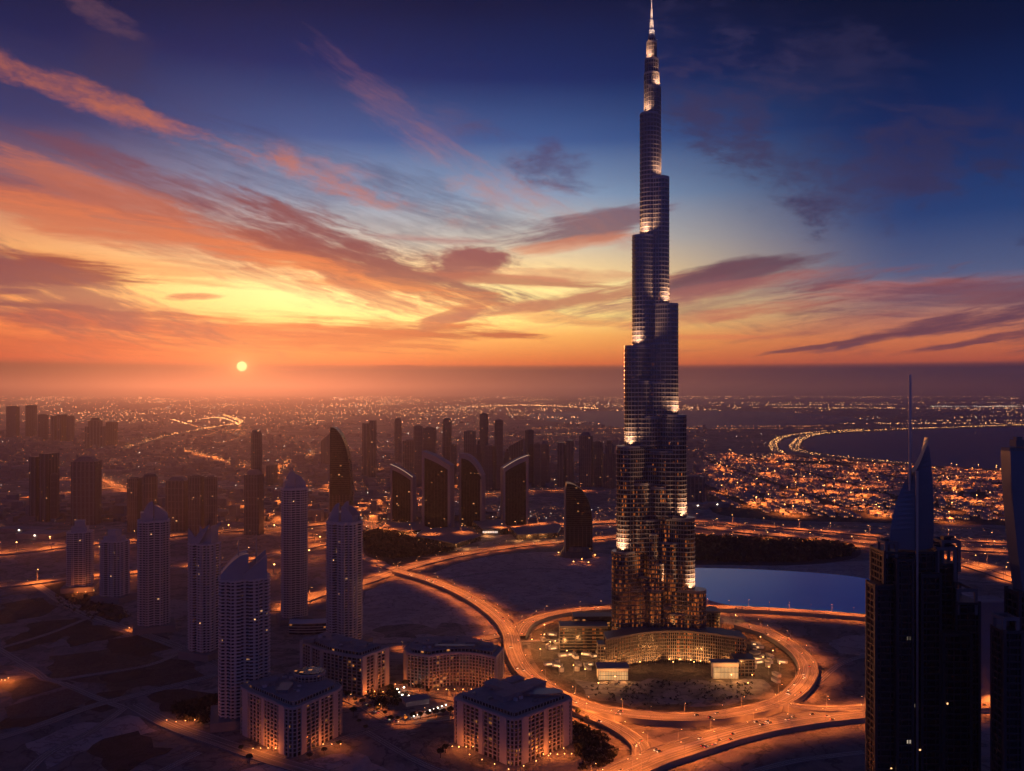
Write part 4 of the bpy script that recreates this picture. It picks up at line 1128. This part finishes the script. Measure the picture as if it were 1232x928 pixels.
# fin tower near the great one
def fin_tower(pxl, pxr, pyt, pyb, lab, base=True, mast=0, name='sail_tower', rot=0, thick=.7, mat=None, peak=0.12):
    x, D = G((pxl+pxr)/2, pyb); wd = (pxr-pxl)/FP*D; H = ZH(pyt, D); a = wd/2
    r = empty(name, (x, D+wd*thick/2, 0), R(rot), lab, 'tower')
    pr = [(-a*.96, 0), (a*.98, 0)]; n = 14
    for i in range(n+1):
        t = i/n; z = H*.42 + (H*.58)*math.sin(t*math.pi/2); xx = a*.98 - (a*(1.98-peak))*(1-math.cos(t*math.pi/2))**1.15
        pr.append((max(xx, -a*.9), z))
    pr.append((-a*.94, H*.93))
    b = MB(); b.extr(pr, (0,0), (1,0), (0,1), wd*thick); g_ = b.build('glass_hull', mat or m_off, r)
    b = MB(); z = 4
    def xr(z):
        if z < H*.42: return a*.98
        t = math.asin(min(1, (z-H*.42)/(H*.58)))*2/math.pi; return max(a*.98-(a*(1.98-peak))*(1-math.cos(t*math.pi/2))**1.15, -a*.9)
    while z < H-5:
        x1 = xr(z); x0 = -a*.96
        if x1-x0 > 1: b.box((x0+x1)/2, 0, z, x1-x0+.8, wd*thick+.8, .7)
        z += 4.2
    b.build('floor_band', m_dark, g_)
    b = MB()
    for i in range(7): b.box(-a*.96+1.92*a*i/6.3, -wd*thick/2-.2, 0, .5, .8, H*.42)
    b.box(-a*.97, 0, 0, 1.6, wd*thick+1.4, H*.93); b.build('edge_fin', m_concd, g_)
    if base:
        el = [(a*1.45*math.cos(2*math.pi*i/22), wd*thick*.9*math.sin(2*math.pi*i/22)) for i in range(22)]
        b = MB(); b.prism(el, 0, 12, scale=.86); b.prism([(x_*.8, y_*.8) for x_, y_ in el], 11.9, 22, scale=.9); b.build('skirt', m_dark, r)
    if mast: b = MB(); b.tube(-a*.75, 0, H*.9, H+mast, .9, .2, 6); b.build('mast', m_pole, r)
    return r
fin_tower(680,713,582,671,'dark fin shaped tower with skirt base left of the great tower')
fin_tower(396,422,514,655,'dark sail shaped tower with needle mast behind the split crown tower', False, 38, mat=m_off)
for px, py in ((672,668),(700,676),(716,671),(690,679),(708,680)):
    x, y = G(px, py); ym = empty('forecourt_light', (x, y, 0), 0, 'small light around the skirt of the dark fin tower', 'light', 'lights around the fin tower')
    b = MB(); b.tube(0,0,0,5,.2,.2,6); b.build('post', m_pole, ym); b = MB(); b.octa(0,0,5.5,1.1,.7); b.build('lamp_head', m_lampE, ym); light(ym, 'POINT', (0,0,4.5), 4000, SODIUM, size=.5)

# ------------------------------------------------------------------ hazy background towers
def bg_tower(pxl, pxr, pyt, pyb, kind, lab, rot=None):
    x, D = G((pxl+pxr)/2, pyb); rot = R(random.uniform(-25, 25) if rot is None else rot)
    k = math.cos(rot)+.8*abs(math.sin(rot)); W = (pxr-pxl)/FP*D/k; Dp = W*.8; H = ZH(pyt, D)
    r = empty('distant_tower', (x, D+Dp/2, 0), rot, lab, 'tower', 'hazy towers of the middle distance')
    b = MB(); c = MB(); fh = 8.0; gap = W/6
    if kind == 'box' or kind == 'crown':
        poly = rect(W, Dp); hb = H if kind == 'box' else H*.93; b.prism(poly, 0, hb); fins(c, poly, 0, hb+.5, gap, gap*.35, 1.4)
        q = rect(W*.6, Dp*.6); c.prism(q, hb, H+3) if kind == 'box' else c.prism(rect(W*.86, Dp*.86), hb, H, scale=.55)
        rings(c, poly, 8, hb, 16, 1.4, .6)
    elif kind == 'round':
        poly = [(W/2*math.cos(2*math.pi*i/16), Dp/2*math.sin(2*math.pi*i/16)) for i in range(16)]; hb = H*.94; b.prism(poly, 0, hb); b.prism(poly, hb, H*.985, scale=.8); c.prism([(x_*.8, y_*.8) for x_, y_ in poly], H*.985, H, scale=.4)
        fins(c, poly, 0, hb, gap, gap*.3, 1.2); rings(c, poly, 10, hb, 18, 1.4, .6)
    elif kind == 'step':
        b.prism(rect(W, Dp), 0, H*.72); b.prism(rect(W*.7, Dp*.8), H*.72, H*.9); b.prism(rect(W*.42, Dp*.6), H*.9, H)
        fins(c, rect(W, Dp), 0, H*.725, gap, gap*.35, 1.4); fins(c, rect(W*.7, Dp*.8), H*.72, H*.905, gap, gap*.35, 1.2); c.prism(rect(W*.5, Dp*.62), H*.9, H*.92)
    elif kind == 'slant':
        prf = [(-W/2,0),(W/2,0),(W/2,H),(-W/2,H*.78)]; b.extr(prf, (0,0), (1,0), (0,1), Dp)
        for i in range(7): t = i/6; c.box(-W/2+W*t, 0, 0, gap*.3, Dp+1.6, H*(.78+.22*t)-2)
    elif kind == 'mast':
        poly = rect(W, Dp); b.prism(poly, 0, H*.9); b.prism(poly, H*.9, H*.96, scale=.6); fins(c, poly, 0, H*.9, gap, gap*.35, 1.3); c.tube(0,0,H*.94,H*1.1,1.6,.6,6); rings(c, poly, 10, H*.9, 20, 1.4, .6)
    elif kind == 'twin':
        for s_ in (-1, 1): b.prism(rect(W*.42, Dp, s_*W*.29, 0), 0, H if s_ > 0 else H*.95); fins(c, rect(W*.42, Dp, s_*W*.29, 0), 0, (H if s_ > 0 else H*.95)+.4, gap, gap*.35, 1.3)
        b.prism(rect(W*.2, Dp*.6), 0, H*.9)
    b.build('tower_body', m_bg, r); c.build('facade_rib', m_rib, r)
random.seed(33)
BG = [
 (7,19,489,526,'box','first slim block of the far left skyline, at the picture edge'),
 (30,41,488,525,'box','second slim block of the far left skyline, beside a gap'),
 (44,56,499,530,'box','low slab third in the far left skyline'),
 (60,76,499,531,'twin','paired blocks in the middle of the far left skyline'),
 (78,88,500,531,'round','narrow rounded block right of the pair in the far left skyline'),
 (98,124,503,539,'step','broad dark stepped block in the far left skyline'),
 (125,140,508,536,'box','low block at the right end of the far left skyline'),
 (33,63,546,628,'twin','dark twin slab at left behind the leftmost near tower'),
 (83,114,550,632,'crown','dark ribbed tower with chamfered top left of the hazy pair'),
 (60,68,571,628,'box','narrow lower wing tower beside the dark twin slab'),
 (153,166,576,640,'box','narrow hazy slab behind the notched tower, left one'),
 (167,188,570,642,'round','rounded hazy tower just behind the notched tower'),
 (199,222,574,640,'crown','chamfered hazy tower above the slanting crown tower'),
 (226,243,573,645,'box','hazy slab left half of the joined pair near the slanting crown'),
 (243,260,574,646,'box','hazy slab right half of the joined pair near the slanting crown'),
 (300,314,517,600,'round','slim rounded tower right behind the lone ribbed tower'),
 (293,314,566,644,'crown','lone ribbed tower beside the bright road left of the needle tower'),
 (386,398,522,562,'slant','small slanted tower peeping left of the sail shaped tower'),
 (436,451,506,576,'twin','ribbed twin tower right of the sail shaped tower'),
 (473,484,503,558,'round','slim rounded tower above the leftmost sloping tower'),
 (484,500,530,580,'box','low dark block between slim towers over the leftmost sloping tower'),
 (497,508,513,590,'box','slim tower left of the flat square one beyond the widest sloping tower'),
 (509,524,515,575,'box','flat topped square tower beyond the widest sloping tower'),
 (531,544,503,582,'round','tall domed tower behind the gap between sloping towers'),
 (541,549,535,585,'box','thin low tower touching the domed tower'),
 (558,572,519,585,'box','dark square topped tower behind the arch topped one'),
 (572,579,530,585,'step','small stepped tower between the dark square one and the tallest slim one'),
 (577,587,498,575,'box','tallest slim slab above the arch topped tower'),
 (583,596,537,590,'box','low ribbed block below the tallest slim slab'),
 (595,605,506,590,'box','thin pale slab right of the tallest slim slab'),
 (606,615,540,580,'step','small stepped block left of the slanted dark one'),
 (612,633,528,572,'slant','dark slanted block behind the rightmost sloping tower'),
 (632,642,518,585,'box','slim tower right behind the rightmost sloping tower'),
 (642,650,534,586,'box','narrow block first in the low row right of the sloping towers'),
 (651,661,531,586,'crown','chamfered block second in the low row right of the sloping towers'),
 (671,691,530,586,'twin','paired dark blocks in the middle of the low row'),
 (697,714,520,586,'crown','blue grey tower, tallest of the low row left of the great tower'),
 (714,726,532,586,'box','block right of the blue grey tower in the low row'),
 (726,742,530,588,'step','stepped block half hidden by the great tower'),
 (823,848,574,604,'box','dark isolated box block just right of the great tower'),
 (320,332,560,584,'box','low hazy block left of the bright road loop'),
]
for t in BG: bg_tower(*t)
# low sheds at the dark box block
for (px, py, w_, d_, h_, l_) in ((838,612,60,40,14,'low wide shed left of the pair below the dark box block'),(862,610,70,36,12,'low wide shed right of the pair below the dark box block'),(52,646,90,60,10,'flat depot hall with a white light at the far left'),(30,640,120,40,9,'long flat depot hall behind the first one at the far left')):
    x, y = G(px, py); r = empty('depot', (x, y, 0), R(random.uniform(-8, 8)), l_, 'shed'); b = MB(); b.prism(rect(w_, d_), 0, h_); b.build('wall', m_concd, r)
    b = MB(); b.prism(rect(w_+2, d_+2), h_, h_+1); b.build('roof', m_roof, r); b = MB(); b.octa(0, -d_/2-1, h_*.8, 2, 1.2); b.build('lamp', m_lampW, r)

# ------------------------------------------------------------------ dark towers, right foreground
ND = 500.0
def nx(px): return XW(px, ND)
def nz(py): return ZH(py, ND)
r1 = empty('foreground_tower', (nx(1098), ND, 0), 0, 'near black tower with a blue pointed fin and tall mast at the right', 'tower')
ox = nx(1098)
def loc(px): return nx(px)-ox
# fin: two faces meeting on a vertical edge, outlines curved
lft = [(1072,661),(1073,640),(1076,622),(1081,602),(1087,588),(1093,575),(1098,566)]
rgt = [(1125,661),(1126,640),(1126,610),(1125,585),(1123,560),(1121,540),(1118,527)]
edge = [(1098,661),(1098,566)]
n = 12; vs = []; fs = []
def prof(pts, z):
    for (x0, y0), (x1, y1) in zip(pts, pts[1:]):
        za, zb = nz(y0), nz(y1)
        if za-1e-6 <= z <= zb+1e-6: return x0 + (x1-x0)*(z-za)/(zb-za)
    return pts[-1][0]
b = MB(); zs = [nz(661)+(nz(527)-nz(661))*i/24 for i in range(25)]
for z in zs:
    zl = nz(566); xr_ = loc(prof(rgt, z))
    if z <= zl: xl = loc(prof(lft, z))
    else: xl = loc(1098 + (1118-1098)*((z-zl)/(nz(527)-zl))**.85)
    xm = min(max(loc(1098), xl), xr_); wdt = xr_-xl
    b.v += [(xl, 2.0, z), (xm, -4.0*min(1, wdt/12), z), (xr_, 2.5, z), ((xl+xr_)/2, 6+wdt*.25, z)]
for i in range(24):
    for j in range(4): b.f.append((i*4+j, i*4+(j+1)%4, i*4+4+(j+1)%4, i*4+4+j)); b.m.append(0)
b.f.append((0,3,2,1)); b.m.append(0)
b.build('pointed_fin', m_bluemetal, r1)
b = MB(); b.tube(loc(1094), -1, nz(640), nz(451), .9, .75, 10); b.build('mast', m_steel, r1)
b = MB(); b.box(loc(1098), -5.2, 0, 1.3, 1.2, nz(566)); b.build('edge_spine', m_steel, r1)
def slab(parent, px0, px1, pyt, y0, dep, nm, grid=True, org=None, bay=3.6, fh=3.6, mg=None):
    o_ = ox if org is None else org
    x0, x1 = nx(px0)-o_, nx(px1)-o_; h = nz(pyt); poly = rect(x1-x0, dep, (x0+x1)/2, y0+dep/2)
    b = MB(); b.prism(poly, 0, h); o = b.build(nm, mg or m_black, parent)
    if grid:
        b = MB(); rings(b, poly, 3, h-1, fh, .8, .45); b.prism(off_poly(poly, .7), h-.8, h+.6); b.build('floor_band', m_dark, o)
        b = MB(); fins(b, poly, 0, h, bay, .4, .6)
        for cx_, cy_ in poly: b.box(cx_, cy_, 0, 1.5, 1.5, h+1.2)
        b.build('facade_pier', m_dark, o)
    return o
slab(r1, 1064, 1126, 665, 0, 18, 'shaft', True)
slab(r1, 1051, 1074, 704, -3, 12, 'side_wing')
slab(r1, 1074, 1092, 672, -6, 10, 'bay')
slab(r1, 1104, 1126, 690, -5, 10, 'bay')
slab(r1, 1126, 1152, 680, 2, 22, 'side_wing')
slab(r1, 1150, 1178, 726, 0, 22, 'side_wing')
slab(r1, 1128, 1160, 760, -7, 10, 'bay')
def portal(parent, px0, px1, pyt, pyb, y, dep, o_, th=1.6):
    b = MB(); x0, x1 = nx(px0)-o_, nx(px1)-o_; z0, z1 = nz(pyb), nz(pyt)
    for yy in (y, y+dep):
        b.box(x0, yy, z0, th, 1.2, z1-z0); b.box(x1, yy, z0, th, 1.2, z1-z0); b.box((x0+x1)/2, yy, z1, x1-x0+th, 1.3, th)
    b.box(x0, y+dep/2, z1+.01, th*.9, dep, th*.9); b.box(x1, y+dep/2, z1+.01, th*.9, dep, th*.9)
    b.build('roof_frame', m_concd, parent)
portal(r1, 1066, 1078, 655, 672, 0, 10, ox); portal(r1, 1128, 1149, 662, 700, 0, 18, ox); portal(r1, 1138, 1158, 655, 690, 4, 12, ox); portal(r1, 1152, 1174, 712, 740, 0, 18, ox)
b = MB(); b.box(loc(1142), 8, nz(664), 12, 5, 3); b.box(loc(1146), 8, nz(657), 4, 4, 4); b.box(loc(1150), 9, nz(650), 6, 3, 1); b.build('roof_plant', m_dark, r1)
tag_part_windows(r1, [(loc(1132), -7.6, nz(842), .7, .9, 0), (loc(1101), -6.0, nz(898), .9, .7, 0), (loc(1069), -3.6, nz(922), .8, .6, 0), (loc(1168), -.6, nz(862), .5, .6, 0)])
ND = 450.0
ox2 = nx(1216)
r2 = empty('foreground_tower', (ox2, ND, 0), 0, 'near dark tower with a leaning curved fin cut off by the right picture edge', 'tower')
lf = [(1234,740),(1229,700),(1224,660),(1220,620),(1217,580),(1215.5,545)]
b = MB(); nn = 20
for i in range(nn+1):
    z = nz(740)+(nz(543)-nz(740))*i/nn; xl = prof(lf, z); xr_ = 1262 - 14*(i/nn)**2
    b.v += [(nx(xl)-ox2, 0, z), (nx(xr_)-ox2, 0, z), (nx(xr_)-ox2, 9, z), (nx(xl)-ox2, 9, z)]
for i in range(nn):
    for j in range(4): b.f.append((i*4+j, i*4+(j+1)%4, i*4+4+(j+1)%4, i*4+4+j)); b.m.append(0)
b.f += [(0,3,2,1), tuple(nn*4+q for q in range(4))]; b.m += [0, 0]
b.build('curved_fin', m_bluemetal, r2)
b = MB(); b.box(nx(1228)-ox2, 4, nz(543), 11, 8, 1.6); b.box(nx(1231)-ox2, 4, nz(538), 6, 6, 3.5); b.box(nx(1230)-ox2, 4, nz(531), 3, 3, 2); b.build('fin_cap', m_concd, r2)
slab(r2, 1224, 1280, 713, -2, 12, 'shaft', True, ox2); slab(r2, 1203, 1224, 758, -4, 11, 'side_wing', True, ox2)
portal(r2, 1204, 1220, 745, 765, -3, 9, ox2)
# pale lower block seen between the two dark towers
x, D = G(1186, 845); r = empty('annex_block', (x, D, 0), R(8), 'pale grey low block seen between the two dark foreground towers', 'building')
b = MB(); b.prism(rect(34, 26), 0, ZH(722, D)); b.build('wall', m_concd, r); b = MB(); b.prism(rect(35, 27), ZH(722, D), ZH(722, D)+1.5); b.build('roof', m_roof, r)

# ------------------------------------------------------------------ groves and trees
def clump(b, x, y, z, r, n):
    for _ in range(n):
        d = Vector((random.gauss(0,1), random.gauss(0,1), random.gauss(0,1))).normalized()*r*random.uniform(.5, 1)
        q = Vector((random.uniform(-1,1), random.uniform(-1,1), random.uniform(-1,1))).normalized()
        t = q.orthogonal().normalized(); s_ = r*random.uniform(.25, .5); c = Vector((x, y, z)) + Vector((d.x, d.y, d.z*.7)); u_ = q.cross(t)
        b.add([tuple(c+t*s_), tuple(c+u_*s_), tuple(c-t*s_), tuple(c-u_*s_)], [(0,1,2,3)])
def grove(pix, n, lab, r0=7, hz=5):
    P_ = [G(*p) for p in pix]; xs = [p[0] for p in P_]; ys = [p[1] for p in P_]; b = MB(); k = 0
    while k < n:
        x, y = random.uniform(min(xs), max(xs)), random.uniform(min(ys), max(ys))
        if inpoly(x, y, P_): clump(b, x, y, hz*random.uniform(.6, 1.2), r0*random.uniform(.6, 1.3), 9); k += 1
    tag(b.build('grove', m_bush), lab, 'grove', kind='stuff')
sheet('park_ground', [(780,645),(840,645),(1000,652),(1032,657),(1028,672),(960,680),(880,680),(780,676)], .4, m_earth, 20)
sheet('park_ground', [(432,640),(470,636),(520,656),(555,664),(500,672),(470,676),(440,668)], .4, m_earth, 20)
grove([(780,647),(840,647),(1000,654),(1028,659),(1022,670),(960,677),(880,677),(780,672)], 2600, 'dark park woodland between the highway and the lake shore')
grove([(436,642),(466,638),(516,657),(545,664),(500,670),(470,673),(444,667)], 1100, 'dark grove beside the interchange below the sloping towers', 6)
grove([(60,716),(90,712),(150,735),(165,745),(120,748),(80,735)], 120, 'scattered dark scrub at the foot of the short towers', 3, 2)
grove([(205,850),(262,838),(280,862),(250,872),(215,866)], 260, 'dark shrub garden left of the corner hotel', 3.5, 2.5)
grove([(700,822),(790,819),(905,822),(915,836),(850,848),(760,850),(712,838)], 170, 'scattered dark shrubs on the forecourt below the great tower', 2.0, 1.2)
grove([(690,870),(725,885),(745,905),(735,922),(700,928),(690,900)], 260, 'dark shrub bank between the square block and the slip road', 3.0, 2.0)
grove([(440,838),(475,830),(492,838),(470,856),(450,850)], 130, 'dark planting of the little square', 2.6, 2.4)
tree = empty('tree', (0,0,0), 0, 'small broad crowned street tree beside the district streets', 'tree', 'street trees in the midrise district')
b = MB(); b.tube(0,0,0,3.4,.3,.18,6)
for a_ in (0, 2.1, 4.2): b.add([(.1*math.cos(a_),.1*math.sin(a_),3),(.1*math.cos(a_+1.6),.1*math.sin(a_+1.6),3),(1.5*math.cos(a_),1.5*math.sin(a_),5.4)], [(0,1,2)])
b.build('trunk', m_bark, tree); b = MB()
for a_ in range(5): clump(b, 1.3*math.cos(a_*1.26), 1.3*math.sin(a_*1.26), 5.3+.5*(a_%2), 1.6, 60)
b.build('crown', m_leaf, tree)
T = [(470+i*9, 871-i*1.2) for i in range(9)] + [(418+i*9, 842+i*4) for i in range(6)] + [(606,838),(612,832),(618,824),(470,834),(476,842),(488,828),(505,833),(515,836),(696,862),(700,872),(706,868),(700,905),(530,912),(536,906),(425,862),(432,872),(440,880),(300,918),(290,905),(372,915),(390,908),(408,900)]
for k, (px, py) in enumerate(T):
    c = tree if k == 0 else copy_tree(tree); x, y = G(px, py); c.location = (x, y, 0); c.rotation_euler[2] = k*1.3; s_ = random.uniform(.8, 1.4); c.scale = (s_, s_, s_)

# ------------------------------------------------------------------ cars
def car_proto(paint, lab, grp):
    r = empty('car', (0,0,0), 0, lab, 'car', grp)
    b = MB(); pr = [(-2.3,.35),(2.3,.35),(2.35,.8),(1.3,1.0),(-1.9,1.05),(-2.3,.9)]; b.extr(pr, (0,0), (1,0), (0,1), 1.8); b.build('body', paint, r)
    b = MB(); b.extr([(-1.8,1.04),(1.2,1.0),(.5,1.5),(-1.3,1.5)], (0,0), (1,0), (0,1), 1.6); b.build('cabin', m_off, r)
    for s_ in (-1, 1):
        b = MB(); b.box(2.38, s_*.6, .55, .12, .5, .28); b.build('headlight', m_head, r)
        b = MB(); b.box(-2.36, s_*.62, .65, .12, .45, .25); b.build('taillight', m_tail, r)
    for sx in (-1.4, 1.4):
        for s_ in (-1, 1):
            b = MB(); b.extr([(sx+.36*math.cos(q*.7854), .36+.36*math.sin(q*.7854)) for q in range(8)], (0, s_*.82), (1,0), (0,1), .25); b.build('wheel', m_dark, r)
    return r
pa, pb_ = plain('white_paint', (.7,.7,.7), .3, var=.02), plain('dark_paint', (.06,.06,.07), .3, var=.02)
protos = [car_proto(pa, 'white car driving with its lights on along the glowing roads', 'white cars on the glowing roads'), car_proto(pb_, 'dark car driving with its lights on along the glowing roads', 'dark cars on the glowing roads')]
random.seed(77); used = [0, 0]
for nme, cnt in (('ring_road', 44), ('curved_ramp', 14), ('lower_boulevard', 36), ('slip_road', 8), ('boulevard', 22), ('link_road', 5), ('district_street', 6), ('service_road', 5)):
    L, N, wd, z = ROADS[nme][0]; k = 0; tries = 0
    while k < cnt and tries < 400:
        tries += 1; i = random.randrange(1, len(L)-1); p = L[i]
        if p.y < 720 or abs(p.x) > p.y*.58: continue
        s_ = random.choice((-1, 1)); lane = random.choice((.2, .5, .8)); q = p + N[i]*s_*lane*(wd/2-2)
        t = (L[i+1]-L[i-1]).normalized()*(-s_ if nme != 'x' else 1); m_ = random.random() < .5; pr_ = protos[m_]
        c = pr_ if not used[m_] else copy_tree(pr_); used[m_] = 1
        c.location = (q.x, q.y, z+.03); c.rotation_euler[2] = math.atan2(t.y, t.x); k += 1

# ------------------------------------------------------------------ haze
m = bpy.data.materials.new('haze_air'); m.use_nodes = True; t = m.node_tree; t.nodes.clear()
o = t.nodes.new('ShaderNodeOutputMaterial'); pv = t.nodes.new('ShaderNodeVolumePrincipled'); t.links.new(pv.outputs[0], o.inputs['Volume'])
pv.inputs['Color'].default_value = (.66, .60, .70, 1); pv.inputs['Density'].default_value = 1/26000; pv.inputs['Anisotropy'].default_value = .78
b = MB(); b.add([(-95000,-3000,-2),(95000,-3000,-2),(95000,95000,-2),(-95000,95000,-2),(-95000,-3000,880),(95000,-3000,880),(95000,95000,880),(-95000,95000,880)],
    [(0,3,2,1),(4,5,6,7),(0,1,5,4),(1,2,6,5),(2,3,7,6),(3,0,4,7)])
h = b.build('haze', m); tag(h, kind='stuff'); h['label'] = 'thin purple and orange evening haze over the whole city'; h['category'] = 'haze'
